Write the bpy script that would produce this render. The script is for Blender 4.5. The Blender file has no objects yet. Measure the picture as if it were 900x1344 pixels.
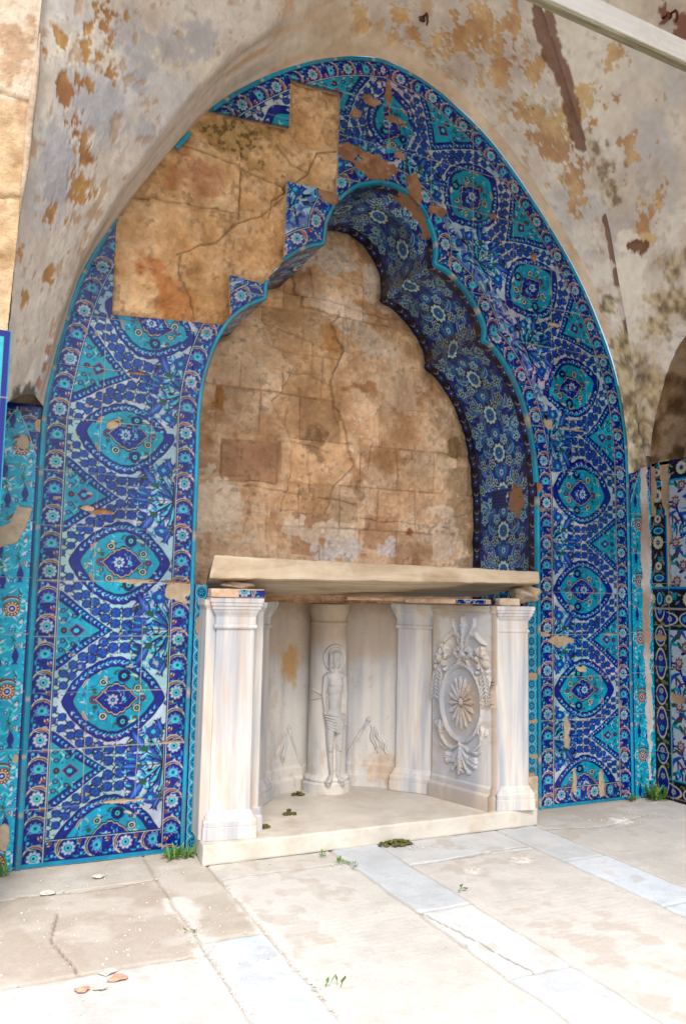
import bpy, bmesh, math, random
import numpy as np
from mathutils import Vector, Matrix

# ------------------------------------------------------------------ scene, camera, light
scene = bpy.context.scene
COL = scene.collection
rng = np.random.default_rng(7)
random.seed(7)

F, YAW, PITCH, ROLL = 1061.75, 0.4336, 0.1024, 0.0196
CAM = np.array([-1.0064, -3.8715, 1.2082])
cy, sy, cp, sp, cr, sr = math.cos(YAW), math.sin(YAW), math.cos(PITCH), math.sin(PITCH), math.cos(ROLL), math.sin(ROLL)
fwd = np.array([sy * cp, cy * cp, sp]); rt = np.array([cy, -sy, 0.0]); up = np.cross(rt, fwd)
r_ = cr * rt + sr * up; u_ = -sr * rt + cr * up
cd = bpy.data.cameras.new('camera'); cam = bpy.data.objects.new('camera', cd); COL.objects.link(cam)
cam.matrix_world = Matrix(((r_[0], u_[0], -fwd[0], CAM[0]), (r_[1], u_[1], -fwd[1], CAM[1]), (r_[2], u_[2], -fwd[2], CAM[2]), (0, 0, 0, 1)))
cd.sensor_fit = 'HORIZONTAL'; cd.sensor_width = 36; cd.lens = F / 900 * 36; cd.clip_start = 0.05; cd.clip_end = 3000
scene.camera = cam

SUN_EL, SUN_AZ = math.radians(52), math.radians(196)     # azimuth from +y, clockwise: high behind the camera
w = bpy.data.worlds.new('World'); scene.world = w; w.use_nodes = True
nt = w.node_tree; bg = nt.nodes['Background']
sky = nt.nodes.new('ShaderNodeTexSky'); sky.sky_type = 'NISHITA'; sky.sun_disc = False
sky.sun_elevation = SUN_EL; sky.sun_rotation = SUN_AZ; sky.air_density = 1.0; sky.dust_density = 3.0; sky.ozone_density = 1.0
nt.links.new(sky.outputs[0], bg.inputs[0]); bg.inputs[1].default_value = 0.15
sd = bpy.data.lights.new('sun', 'SUN'); sd.energy = 2.0; sd.angle = math.radians(25); sd.color = (1, .97, .93)
sun = bpy.data.objects.new('sun', sd); COL.objects.link(sun)
dirv = Vector((math.sin(SUN_AZ) * math.cos(SUN_EL), math.cos(SUN_AZ) * math.cos(SUN_EL), math.sin(SUN_EL)))
sun.rotation_euler = dirv.to_track_quat('Z', 'Y').to_euler()
scene.view_settings.view_transform = 'Standard'; scene.view_settings.look = 'None'
scene.view_settings.exposure = 1.25; scene.view_settings.gamma = 1

# ------------------------------------------------------------------ noise helpers
_T = rng.random((8, 256, 256))
def vnoise(x, y, seed=0):
    t = _T[seed % 8]; x = np.asarray(x) + seed * 17.31; y = np.asarray(y) + seed * 9.77
    xi = np.floor(x).astype(int); yi = np.floor(y).astype(int); fx = x - xi; fy = y - yi
    fx = fx * fx * fx * (fx * (fx * 6 - 15) + 10); fy = fy * fy * fy * (fy * (fy * 6 - 15) + 10)
    a = t[xi & 255, yi & 255]; b = t[(xi + 1) & 255, yi & 255]; c = t[xi & 255, (yi + 1) & 255]; d = t[(xi + 1) & 255, (yi + 1) & 255]
    return (a * (1 - fx) + b * fx) * (1 - fy) + (c * (1 - fx) + d * fx) * fy
def fbm(x, y, seed=0, octv=5, gain=.5):
    s = 0; a = 1; n = 0
    for i in range(octv):
        s = s + a * vnoise(x, y, seed + i * 3); n += a; a *= gain; x = x * 2.03 + 3.1; y = y * 2.03 + 1.7
    return s / n
def sstep(a, b, x):
    t = np.clip((x - a) / (b - a), 0, 1); return t * t * (3 - 2 * t)
def mixc(c, col, m):
    return c * (1 - m[..., None]) + np.asarray(col) * m[..., None]
def ramp(t, stops):
    xs = [s[0] for s in stops]; return np.stack([np.interp(t, xs, [s[1][k] for s in stops]) for k in range(3)], -1)
def in_poly(x, y, poly):
    ins = np.zeros(np.shape(x), bool); n = len(poly)
    for i in range(n):
        x0, y0 = poly[i]; x1, y1 = poly[(i + 1) % n]
        if y0 == y1: continue
        c = ((y0 > y) != (y1 > y)) & (x < (x1 - x0) * (y - y0) / (y1 - y0) + x0)
        ins ^= c
    return ins
def seg_d(x, y, p0, p1):
    dx, dy = p1[0] - p0[0], p1[1] - p0[1]; L2 = dx * dx + dy * dy + 1e-12
    t = np.clip(((x - p0[0]) * dx + (y - p0[1]) * dy) / L2, 0, 1)
    return np.hypot(x - p0[0] - t * dx, y - p0[1] - t * dy), t
def line_d(x, y, pts):
    d = np.full(np.shape(x), 1e9)
    for a, b in zip(pts[:-1], pts[1:]): d = np.minimum(d, seg_d(x, y, a, b)[0])
    return d
def poly_ds(x, y, pts):
    """distance to a polyline and arclength of the nearest point"""
    d = np.full(np.shape(x), 1e9); s = np.zeros(np.shape(x)); acc = 0
    for a, b in zip(pts[:-1], pts[1:]):
        dd, t = seg_d(x, y, a, b); L = math.hypot(b[0] - a[0], b[1] - a[1]); m = dd < d
        d[m] = dd[m]; s[m] = (acc + t * L)[m]; acc += L
    return d, s
def catmull(pts, n):
    P = np.asarray(pts, float); P = np.vstack([2 * P[0] - P[1], P, 2 * P[-1] - P[-2]]); out = []
    for i in range(1, len(P) - 2):
        for k in range(n):
            t = k / n
            out.append(.5 * (2 * P[i] + (P[i + 1] - P[i - 1]) * t + (2 * P[i - 1] - 5 * P[i] + 4 * P[i + 1] - P[i + 2]) * t * t + (3 * P[i] - P[i - 1] - 3 * P[i + 1] + P[i + 2]) * t ** 3))
    out.append(P[-2]); return np.array(out)
def resample(P, n):
    P = np.asarray(P, float); L = np.r_[0, np.cumsum(np.linalg.norm(np.diff(P, axis=0), axis=1))]; q = np.linspace(0, L[-1], n)
    return np.stack([np.interp(q, L, P[:, k]) for k in range(P.shape[1])], -1)

# ------------------------------------------------------------------ materials
def attr_mat(name, rough=.85, bumps=((60, .3, .004),), fine=.12, spec=.35, gloss_attr=False, fine_scale=90):
    m = bpy.data.materials.new(name); m.use_nodes = True; t = m.node_tree; N = t.nodes; K = t.links; b = N['Principled BSDF']
    at = N.new('ShaderNodeAttribute'); at.attribute_name = 'Col'
    tc = N.new('ShaderNodeTexCoord')
    n1 = N.new('ShaderNodeTexNoise'); n1.inputs['Scale'].default_value = fine_scale; n1.inputs['Detail'].default_value = 5; K.new(tc.outputs['Object'], n1.inputs['Vector'])
    mr = N.new('ShaderNodeMapRange'); mr.inputs[1].default_value = .25; mr.inputs[2].default_value = .75; mr.inputs[3].default_value = 1 - fine; mr.inputs[4].default_value = 1 + fine
    K.new(n1.outputs['Fac'], mr.inputs[0])
    mx = N.new('ShaderNodeVectorMath'); mx.operation = 'SCALE'; K.new(at.outputs['Color'], mx.inputs[0]); K.new(mr.outputs[0], mx.inputs['Scale'])
    K.new(mx.outputs[0], b.inputs['Base Color'])
    b.inputs['Specular IOR Level'].default_value = spec
    if gloss_attr:
        n2 = N.new('ShaderNodeTexNoise'); n2.inputs['Scale'].default_value = 14; n2.inputs['Detail'].default_value = 6; K.new(tc.outputs['Object'], n2.inputs['Vector'])
        m2 = N.new('ShaderNodeMapRange'); m2.inputs[1].default_value = .3; m2.inputs[2].default_value = .7; m2.inputs[3].default_value = .14; m2.inputs[4].default_value = .34; K.new(n2.outputs['Fac'], m2.inputs[0])
        mm = N.new('ShaderNodeMix'); mm.inputs[2].default_value = .9; K.new(at.outputs['Alpha'], mm.inputs[0]); K.new(m2.outputs[0], mm.inputs[3]); K.new(mm.outputs[0], b.inputs['Roughness'])
    else: b.inputs['Roughness'].default_value = rough
    prev = None
    for sc, st, ds in bumps:
        n = N.new('ShaderNodeTexNoise'); n.inputs['Scale'].default_value = sc; n.inputs['Detail'].default_value = 7; n.inputs['Roughness'].default_value = .6; K.new(tc.outputs['Object'], n.inputs['Vector'])
        bp = N.new('ShaderNodeBump'); bp.inputs['Strength'].default_value = st; bp.inputs['Distance'].default_value = ds; K.new(n.outputs['Fac'], bp.inputs['Height'])
        if prev: K.new(prev.outputs[0], bp.inputs['Normal'])
        prev = bp
    if prev: K.new(prev.outputs[0], b.inputs['Normal'])
    return m
def noise_mat(name, c1, c2, scale=8, rough=.8, bump=.3, bscale=60, bdist=.003, stretch=(1, 1, 1), c3=None, s3=3, spec=.35, s3st=(1, 1, 1)):
    m = bpy.data.materials.new(name); m.use_nodes = True; t = m.node_tree; N = t.nodes; K = t.links; b = N['Principled BSDF']
    tc = N.new('ShaderNodeTexCoord'); mp = N.new('ShaderNodeMapping'); mp.inputs['Scale'].default_value = stretch; K.new(tc.outputs['Object'], mp.inputs[0])
    n = N.new('ShaderNodeTexNoise'); n.inputs['Scale'].default_value = scale; n.inputs['Detail'].default_value = 8; n.inputs['Roughness'].default_value = .6; n.inputs['Distortion'].default_value = .4; K.new(mp.outputs[0], n.inputs['Vector'])
    cr_ = N.new('ShaderNodeValToRGB'); cr_.color_ramp.elements[0].position = .36; cr_.color_ramp.elements[1].position = .64
    cr_.color_ramp.elements[0].color = (*c1, 1); cr_.color_ramp.elements[1].color = (*c2, 1); K.new(n.outputs['Fac'], cr_.inputs[0]); out = cr_.outputs[0]
    if c3:
        n3 = N.new('ShaderNodeTexNoise'); n3.inputs['Scale'].default_value = s3; n3.inputs['Detail'].default_value = 8; n3.inputs['Roughness'].default_value = .65; m3 = N.new('ShaderNodeMapping'); m3.inputs['Scale'].default_value = s3st; K.new(tc.outputs['Object'], m3.inputs[0]); K.new(m3.outputs[0], n3.inputs['Vector'])
        r3 = N.new('ShaderNodeMapRange'); r3.inputs[1].default_value = .52; r3.inputs[2].default_value = .72; K.new(n3.outputs['Fac'], r3.inputs[0])
        mx = N.new('ShaderNodeMix'); mx.data_type = 'RGBA'; K.new(r3.outputs[0], mx.inputs[0]); K.new(out, mx.inputs[6]); mx.inputs[7].default_value = (*c3, 1); out = mx.outputs[2]
    K.new(out, b.inputs['Base Color']); b.inputs['Roughness'].default_value = rough; b.inputs['Specular IOR Level'].default_value = spec
    nb = N.new('ShaderNodeTexNoise'); nb.inputs['Scale'].default_value = bscale; nb.inputs['Detail'].default_value = 8; K.new(tc.outputs['Object'], nb.inputs['Vector'])
    bp = N.new('ShaderNodeBump'); bp.inputs['Strength'].default_value = bump; bp.inputs['Distance'].default_value = bdist; K.new(nb.outputs['Fac'], bp.inputs['Height']); K.new(bp.outputs[0], b.inputs['Normal'])
    return m
M_TILE = attr_mat('glazed_tile', bumps=((25, .25, .002), (160, .15, .0006)), fine=.14, spec=.32, gloss_attr=True, fine_scale=40)
M_PLASTER = attr_mat('old_plaster', rough=.9, bumps=((14, .4, .025), (50, .35, .006), (160, .3, .002)), fine=.10, spec=.2, fine_scale=24)
M_STONE = attr_mat('bare_masonry', rough=.95, bumps=((9, .5, .05), (34, .6, .015), (130, .4, .003)), fine=.16, spec=.12, fine_scale=28)
M_FLOOR = attr_mat('floor_stone', rough=.75, bumps=((30, .25, .008), (180, .3, .002)), fine=.07, spec=.3)
M_MARB_A = attr_mat('carved_marble', rough=.55, bumps=((70, .15, .002),), fine=.05, spec=.4)
M_MARBLE = noise_mat('veined_marble', (.33, .34, .38), (.60, .56, .50), scale=5, rough=.5, bump=.12, bscale=80, bdist=.002, stretch=(3.2, 3.2, .22), c3=(.52, .39, .26), s3=3, spec=.4, s3st=(3, 3, .5))
M_SLABTOP = noise_mat('ochre_marble', (.36, .26, .16), (.58, .47, .33), scale=3, rough=.65, bump=.3, bscale=50, bdist=.004, stretch=(.7, 2.5, 3), c3=(.58, .48, .35), s3=5)
M_BASESLAB = noise_mat('pale_marble_slab', (.44, .41, .36), (.58, .54, .47), scale=4, rough=.65, bump=.25, bscale=60, bdist=.003, c3=(.44, .36, .26), s3=6)
M_MORTAR = noise_mat('mortar', (.38, .28, .19), (.55, .44, .32), scale=20, rough=.95, bump=.8, bscale=60, bdist=.008)
M_BISQUE = noise_mat('fired_clay_body', (.45, .27, .17), (.62, .46, .32), scale=25, rough=.95, bump=.6, bscale=80, bdist=.004)
M_IRON = noise_mat('rusted_iron', (.05, .02, .012), (.16, .06, .03), scale=40, rough=.9, bump=.5)
M_EARTH = noise_mat('bare_earth', (.26, .23, .18), (.42, .38, .31), scale=.6, rough=.95)
M_BEAM = noise_mat('white_painted_timber', (.76, .76, .74), (.86, .85, .83), scale=5, rough=.6, bump=.25, bscale=40, bdist=.003, stretch=(.5, 6, 6), c3=(.70, .66, .58), s3=7)
M_BEAMU = noise_mat('olive_timber_edge', (.22, .20, .12), (.40, .37, .26), scale=12, rough=.9, bump=.5, stretch=(.5, 5, 5))  # darker olive tone for the strip along the beam underside
M_LEAF = noise_mat('weed_leaf', (.05, .13, .02), (.12, .24, .04), scale=30, rough=.55, bump=.1)
M_MOSS = noise_mat('dried_moss', (.035, .035, .012), (.14, .13, .03), scale=60, rough=.95, bump=.5)
M_GRIT = noise_mat('white_grit', (.40, .36, .31), (.58, .54, .48), scale=40, rough=.9)
M_PINK = noise_mat('broken_terracotta', (.45, .20, .13), (.60, .32, .22), scale=30, rough=.9)
M_SOOT = attr_mat('sooty_plaster', rough=.95, bumps=((14, .5, .03), (90, .5, .005)), fine=.2, spec=.15)

# depth of colour of each surface (power, gain on the mixed pigments)
DEPTH = {'glazed_tile': (1.38, .74), 'old_plaster': (1.0, .98), 'bare_masonry': (1.18, 1.0), 'carved_marble': (1.35, .90), 'floor_stone': (.9, .88)}

# ------------------------------------------------------------------ object helpers
def empty(name, loc, label, cat, group=None):
    o = bpy.data.objects.new(name, None); COL.objects.link(o); o.location = loc; o.empty_display_size = .1
    o['label'] = label; o['category'] = cat
    if group: o['group'] = group
    return o
def tag(o, label=None, cat=None, group=None, kind=None):
    for k, v in (('label', label), ('category', cat), ('group', group), ('kind', kind)):
        if v: o[k] = v
    return o
def link(name, me, mat, parent=None):
    o = bpy.data.objects.new(name, me); COL.objects.link(o)
    if mat: me.materials.append(mat)
    if parent:
        o.parent = parent; o.matrix_parent_inverse = Matrix.Translation(-Vector(parent.location))
    return o
def raw_mesh(name, V, Q, col=None, mat=None, parent=None, smooth=False):
    V = np.ascontiguousarray(V, dtype=np.float32); Q = np.ascontiguousarray(Q, dtype=np.int32); k = Q.shape[1]
    me = bpy.data.meshes.new(name); me.vertices.add(len(V)); me.vertices.foreach_set('co', V.ravel())
    me.loops.add(Q.size); me.loops.foreach_set('vertex_index', Q.ravel())
    me.polygons.add(len(Q)); me.polygons.foreach_set('loop_start', np.arange(0, Q.size, k, dtype=np.int32))
    try: me.polygons.foreach_set('loop_total', np.full(len(Q), k, dtype=np.int32))
    except Exception: pass
    if smooth: me.polygons.foreach_set('use_smooth', np.ones(len(Q), bool))
    me.update(calc_edges=True)
    if col is not None:
        a = me.color_attributes.new('Col', 'FLOAT_COLOR', 'POINT'); a.data.foreach_set('color', np.ascontiguousarray(col, dtype=np.float32).ravel())
    return link(name, me, mat, parent)
def grid_mesh(name, P, col, mat, parent=None, fmask=None, smooth=True, lip=None):
    """P (n,m,3); col (n,m,3|4); fmask (n-1,m-1); lip: vector that open edges are turned back by"""
    n, m = P.shape[:2]
    pw, gn = DEPTH.get(mat.name, (1, 1)); col = np.concatenate([gn * np.clip(col[..., :3], 0, 1) ** pw, col[..., 3:]], -1)
    if col.shape[-1] == 3: col = np.concatenate([col, np.ones(col.shape[:2] + (1,))], -1)
    idx = np.arange(n * m).reshape(n, m)
    Q = np.stack([idx[:-1, :-1], idx[:-1, 1:], idx[1:, 1:], idx[1:, :-1]], -1)
    V = P.reshape(-1, 3); C = col.reshape(-1, 4)
    if fmask is None: fmask = np.ones((n - 1, m - 1), bool)
    faces = Q[fmask]
    if lip is not None:
        pad = np.zeros((n + 1, m + 1), bool); pad[1:-1, 1:-1] = fmask
        hv = pad[:-1, 1:-1] ^ pad[1:, 1:-1]; E1 = np.stack([idx[:, :-1][hv], idx[:, 1:][hv]], -1)
        vv = pad[1:-1, :-1] ^ pad[1:-1, 1:]; E2 = np.stack([idx[:-1, :][vv], idx[1:, :][vv]], -1)
        E = np.vstack([E1, E2]); u, inv = np.unique(E, return_inverse=True); inv = inv.reshape(E.shape)
        V2 = V[u] + np.asarray(lip); C2 = np.tile([.5, .36, .24, 0], (len(u), 1)); base = len(V)
        faces = np.vstack([faces, np.stack([E[:, 0], E[:, 1], base + inv[:, 1], base + inv[:, 0]], -1)])
        V = np.vstack([V, V2]); C = np.vstack([C, C2])
    used, inv = np.unique(faces, return_inverse=True)
    return raw_mesh(name, V[used], inv.reshape(faces.shape), C[used], mat, parent, smooth)
class MB:
    """collects simple solids into one mesh"""
    def __init__(s): s.bm = bmesh.new()
    def box(s, c, d, rz=0, bev=0, rx=0, ry=0):
        g = bmesh.ops.create_cube(s.bm, size=1); vs = g['verts']
        bmesh.ops.scale(s.bm, vec=d, verts=vs)
        if bev:
            es = list({e for v in vs for e in v.link_edges}); r = bmesh.ops.bevel(s.bm, geom=es, offset=bev, segments=2, affect='EDGES', profile=.6); vs = list({v for f in r['faces'] for v in f.verts} | {v for v in vs if v.is_valid})
        bmesh.ops.transform(s.bm, matrix=Matrix.Translation(c) @ Matrix.Rotation(rz, 4, 'Z') @ Matrix.Rotation(ry, 4, 'Y') @ Matrix.Rotation(rx, 4, 'X'), verts=vs); return s
    def rings(s, rings, cap=True):
        prev = None; first = None
        for R in rings:
            vs = [s.bm.verts.new(p) for p in R]
            if prev:
                for i in range(len(vs)):
                    j = (i + 1) % len(vs); s.bm.faces.new((prev[i], prev[j], vs[j], vs[i]))
            else: first = vs
            prev = vs
        if cap: s.bm.faces.new(first[::-1]); s.bm.faces.new(prev)
        return s
    def tube(s, pts, rad, n=8):
        pts = [Vector(p) for p in pts]; rr = []
        for i, p in enumerate(pts):
            t = (pts[min(i + 1, len(pts) - 1)] - pts[max(i - 1, 0)]).normalized(); a = t.cross(Vector((0, 1, .3))).normalized(); b = t.cross(a)
            r = rad[i] if isinstance(rad, (list, tuple)) else rad
            rr.append([p + a * r * math.cos(2 * math.pi * k / n) + b * r * math.sin(2 * math.pi * k / n) for k in range(n)])
        return s.rings(rr)
    def lump(s, c, r, seed=0, sub=2, rough=.25):
        g = bmesh.ops.create_icosphere(s.bm, subdivisions=sub, radius=1); rs = random.Random(seed); ph = [rs.uniform(0, 6) for _ in range(6)]
        for v in g['verts']:
            k = 1 + rough * (math.sin(v.co.x * 3 + ph[0]) * math.sin(v.co.y * 3.4 + ph[1]) + .6 * math.sin(v.co.z * 5 + ph[2] + v.co.x * 4)) + rs.uniform(-.08, .08) * rough * 2
            v.co = Vector((v.co.x * k * r[0] + c[0], v.co.y * k * r[1] + c[1], v.co.z * k * r[2] + c[2]))
        return s
    def build(s, name, mat, parent=None, smooth=False):
        bmesh.ops.recalc_face_normals(s.bm, faces=s.bm.faces); me = bpy.data.meshes.new(name); s.bm.to_mesh(me); s.bm.free()
        if smooth:
            for p in me.polygons: p.use_smooth = True
        return link(name, me, mat, parent)

# ------------------------------------------------------------------ pattern drawing (glaze colours, linear)
WHT = (.46, .55, .62); COB = (.006, .030, .29); NAV = (.006, .010, .085); MID = (.018, .13, .43); TUR = (.006, .36, .49); TURL = (.08, .54, .60)
GRN = (.03, .15, .08); RED = (.34, .075, .035); CRM = (.60, .55, .42); BLK = (.008, .012, .022)
class Canvas:
    """a repeat of the tile drawing: x = 0..W, y = 0..H (repeats in y), metres"""
    def __init__(s, W, H, bg, res=1000, wrap=True):
        s.W, s.H, s.res, s.wrap = W, H, res, wrap; s.a = np.empty((int(round(H * res)), int(round(W * res)), 3)); s.a[:] = bg
    def poly(s, pts, c):
        pts = np.asarray(pts, float)
        for dy in ((-s.H, 0, s.H) if s.wrap else (0,)):
            q = pts * s.res + (0, dy * s.res); x0, y0 = np.floor(q.min(0)).astype(int); x1, y1 = np.ceil(q.max(0)).astype(int) + 1
            x0 = max(x0, 0); y0 = max(y0, 0); x1 = min(x1, s.a.shape[1]); y1 = min(y1, s.a.shape[0])
            if x0 >= x1 or y0 >= y1: continue
            X, Y = np.meshgrid(np.arange(x0, x1) + .5, np.arange(y0, y1) + .5)
            s.a[y0:y1, x0:x1][in_poly(X, Y, q)] = c
    def ell(s, x, y, rx, ry, c, rot=0, n=22):
        t = np.linspace(0, 2 * np.pi, n, endpoint=False); a = rx * np.cos(t); b = ry * np.sin(t); k, l = math.cos(rot), math.sin(rot)
        s.poly(np.stack([x + a * k - b * l, y + a * l + b * k], -1), c)
    def line(s, pts, w, c):
        P = np.asarray(pts, float); T = np.gradient(P, axis=0); T /= np.linalg.norm(T, axis=1)[:, None] + 1e-9; Nn = np.stack([-T[:, 1], T[:, 0]], -1)
        ww = np.asarray(w) if np.ndim(w) else np.full(len(P), w); s.poly(np.vstack([P + Nn * ww[:, None] / 2, (P - Nn * ww[:, None] / 2)[::-1]]), c)
    def leaf(s, x, y, ang, L, w, c, bend=0, out=None, ow=.003):
        t = np.linspace(0, 1, 9); ax = t * L; ay = bend * L * np.sin(t * np.pi * .8) ; wd = w * np.sin(np.pi * t ** .75)
        k, l = math.cos(ang), math.sin(ang); P = np.stack([x + ax * k - ay * l, y + ax * l + ay * k], -1)
        if out is not None: s.line(P, wd + 2 * ow * np.sin(np.pi * np.clip(t, .05, .95)) ** .3, out)
        s.line(P, wd, c)
    def arc(s, x, y, r, a0, a1, w, c):
        t = np.linspace(a0, a1, 14); s.line(np.stack([x + r * np.cos(t), y + r * np.sin(t)], -1), w * np.sin(np.linspace(.12, 1, 14) * np.pi * .93) ** .6, c)
    def rosette(s, x, y, r, petal, ring, core, n=8, out=None):
        if out is not None: s.ell(x, y, r * 1.13, r * 1.13, out)
        for k in range(n):
            a = 2 * math.pi * k / n; s.ell(x + .72 * r * math.cos(a), y + .72 * r * math.sin(a), r * .3, r * .24, petal, a)
        s.ell(x, y, r * .52, r * .52, petal); s.ell(x, y, r * .42, r * .42, ring); s.ell(x, y, r * .18, r * .18, core)
    def done(s, k=2):
        h, w = s.a.shape[0] // k * k, s.a.shape[1] // k * k; s.b = s.a[:h, :w].reshape(h // k, k, w // k, k, 3).mean((1, 3)); s.rb = s.res / k; return s
    def sample(s, x, y):
        h, w = s.b.shape[:2]; fx = np.clip(x * s.rb - .5, 0, w - 1.001); fy = y * s.rb - .5
        xi = fx.astype(int); yi = np.floor(fy).astype(int); u = (fx - xi)[..., None]; v = (fy - yi)[..., None]
        g = (lambda j: j % h) if s.wrap else (lambda j: np.clip(j, 0, h - 1))
        a = s.b[g(yi), xi]; b = s.b[g(yi), xi + 1]; c = s.b[g(yi + 1), xi]; d = s.b[g(yi + 1), xi + 1]
        return (a * (1 - u) + b * u) * (1 - v) + (c * (1 - u) + d * u) * v
PI = math.pi
LP, FW = .616, .507                       # repeat length and width of the arched field
def draw_field():
    c = Canvas(.92, LP, WHT); R = random.Random(3); y0 = LP / 2; xc = .266
    lens = lambda t, A, B: B * np.clip(1 - np.abs(t) ** 1.75, 0, 1) ** .82
    def med(A, B, scal=0):
        t = np.linspace(-1, 1, 90); h = lens(t, A, B); k = 1 + scal * np.abs(np.sin(t * 14)) / np.maximum(h, .02) * .5
        return np.vstack([np.stack([xc + t * A, y0 + h * k], -1), np.stack([xc + t[::-1] * A, y0 - (h * k)[::-1]], -1)])
    # filler beyond the field (only the arch shows it)
    c.poly([(FW + .004, -.1), (.93, -.1), (.93, LP + .1), (FW + .004, LP + .1)], (.16, .26, .48))
    for i in range(420):
        x = R.uniform(.51, .92); y = R.uniform(0, LP); c.leaf(x, y, R.uniform(0, 6.3), R.uniform(.04, .09), R.uniform(.008, .018), R.choice([COB, WHT, TURL, WHT, NAV, WHT, MID, COB]), R.uniform(-.4, .4))
    for i in range(14):
        x = R.uniform(.54, .9); y = R.uniform(0, LP); c.ell(x, y, .028, .028, NAV); c.ell(x, y, .024, .024, MID); c.ell(x, y, .008, .008, TURL)
    # rows of blue flowers
    for i in range(420):
        x = R.uniform(0, .44); y = R.uniform(0, LP); c.leaf(x, y, R.uniform(0, 6.3), R.uniform(.012, .026), R.uniform(.004, .007), R.choice([COB, BLK, GRN, NAV, MID]), R.uniform(-.3, .3))
    for sg in (1, -1):
        for row, (p, n, r) in enumerate(((((0, .085), (.05, .128), (.13, .197), (.2, .247), (.262, .279), (.36, .283)), 9, .0235), (((0, .036), (.05, .077), (.13, .160), (.2, .205), (.262, .227), (.36, .222)), 9, .0235))):
            P = resample(catmull(p, 6), n)
            c.line(np.stack([P[:, 0], y0 + sg * P[:, 1]], -1), .0035, BLK)
            for k, (x, d) in enumerate(P):
                y = y0 + sg * d; rr = r * (.72 + .36 * k / n)
                for a in (.7, 2.4, 3.9, 5.5): c.leaf(x + rr * .9 * math.cos(a), y + rr * .9 * math.sin(a), a, .016, .006, R.choice([BLK, GRN, NAV]))
                c.ell(x, y, rr * 1.12, rr * 1.05, NAV, n=16)
                for a in range(7): c.ell(x + rr * .55 * math.cos(a * .9 + k), y + rr * .55 * math.sin(a * .9 + k), rr * .45, rr * .40, MID if a % 2 else (.012, .075, .36), n=9)
                c.ell(x, y, rr * .42, rr * .40, MID, n=10); c.ell(x, y, rr * .16, rr * .16, NAV, n=8)
        c.leaf(.34, y0 + sg * .207, 0, .045, .017, GRN, .1, BLK, .002)
    # side half-lozenges
    for yy in (0, LP):
        def tri(q0, b):
            q = np.linspace(0, 1, 20); h = b * (1 - q) ** 1.12; return np.vstack([np.stack([q * q0 - .02 * (q < .01), yy + h], -1), np.stack([q[::-1] * q0 - .02 * (q[::-1] < .01), yy - h[::-1]], -1)])
        c.poly(tri(.254, .191), WHT); c.poly(tri(.248, .186), NAV); c.poly(tri(.243, .182), COB)
        for sg in (1, -1):
            for k in range(13):
                q = (k + .5) / 13.5; b = .160 * (1 - q) ** 1.12; x = q * .225; an = sg * -math.atan2(.15, .2)
                c.leaf(x, yy + sg * b, an + .5, .014, .006, TURL); c.leaf(x, yy + sg * b, an - .5, .014, .006, WHT if k % 2 else TUR)
        c.poly(tri(.196, .140), NAV); c.poly(tri(.188, .133), TUR)
        c.poly([(.052, yy), (.085, yy + .032), (.125, yy), (.085, yy - .032)], RED); c.poly([(.058, yy), (.085, yy + .026), (.118, yy), (.085, yy - .026)], COB)
        c.ell(.085, yy, .012, .010, TURL); c.ell(.03, yy, .014, .014, NAV); c.ell(.03, yy, .007, .007, RED)
        for sg in (1, -1):
            for x, d in ((.022, .085), (.075, .062), (.028, .045)):
                c.ell(x, yy + sg * d, .013, .011, NAV); c.ell(x, yy + sg * d, .008, .007, (.10, .26, .44)); c.leaf(x + .014, yy + sg * d, sg * .8, .026, .008, GRN); c.leaf(x - .012, yy + sg * d, sg * 2.3, .024, .006, CRM); c.leaf(x + .03, yy + sg * d * .6, sg * 2.0, .03, .008, (.004, .16, .34)); c.leaf(x + .02, yy + sg * d * .85, sg * 1.2, .028, .007, TURL)
    # medallion
    c.poly(med(.239, .194), WHT); c.poly(med(.234, .188, .010), NAV); c.poly(med(.229, .184, .010), COB)
    for sg in (1, -1):
        for k in range(22):
            t = -0.93 + 1.86 * (k + .5) / 22; h = float(lens(np.array(t * .97), 1, .166)); an = -sg * t * 1.25 * .8
            x = xc + t * .208; y = y0 + sg * h; c.leaf(x, y, an + .55, .018, .007, TURL); c.leaf(x, y, an - .55, .018, .007, MID if k % 2 else WHT); c.ell(x, y, .003, .003, WHT, n=6)
    c.poly(med(.188, .148, .006), NAV); c.poly(med(.182, .143, .006), TUR)
    for i in range(90):
        a = R.uniform(0, 6.28); q = R.uniform(.35, .96); x = xc + .15 * q * math.cos(a); y = y0 + .13 * q * math.sin(a)
        c.leaf(x, y, R.uniform(0, 6.3), R.uniform(.018, .034), R.uniform(.005, .009), R.choice([TURL, (.12, .62, .68), (.004, .22, .42), GRN, CRM, (.003, .14, .34), (.003, .14, .34)]), R.uniform(-.3, .3))
    def eye(x, y, r, pet=CRM, core=NAV, ring=TURL):
        c.ell(x, y, r * 1.2, r * 1.1, NAV, n=14); c.ell(x, y, r, r * .92, pet, n=14); c.ell(x, y, r * .68, r * .62, core, n=12); c.ell(x, y, r * .28, r * .25, ring, n=8)
    for sg in (1, -1):
        eye(xc - .048, y0 + sg * .075, .018); eye(xc + .105, y0 + sg * .042, .017); eye(xc + .1, y0 + sg * .085, .009, RED)
        c.rosette(xc + .042, y0 + sg * .102, .026, NAV, TURL, NAV, 8, COB); c.ell(xc - .085, y0 + sg * .035, .010, .010, GRN)
        c.arc(xc - .10, y0 + sg * .055, .035, 1.9 if sg > 0 else -3.3, 3.3 if sg > 0 else -1.9, .011, CRM); c.arc(xc - .10, y0 + sg * .055, .035, 2.0 if sg > 0 else -3.2, 3.2 if sg > 0 else -2.0, .005, RED)
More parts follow.
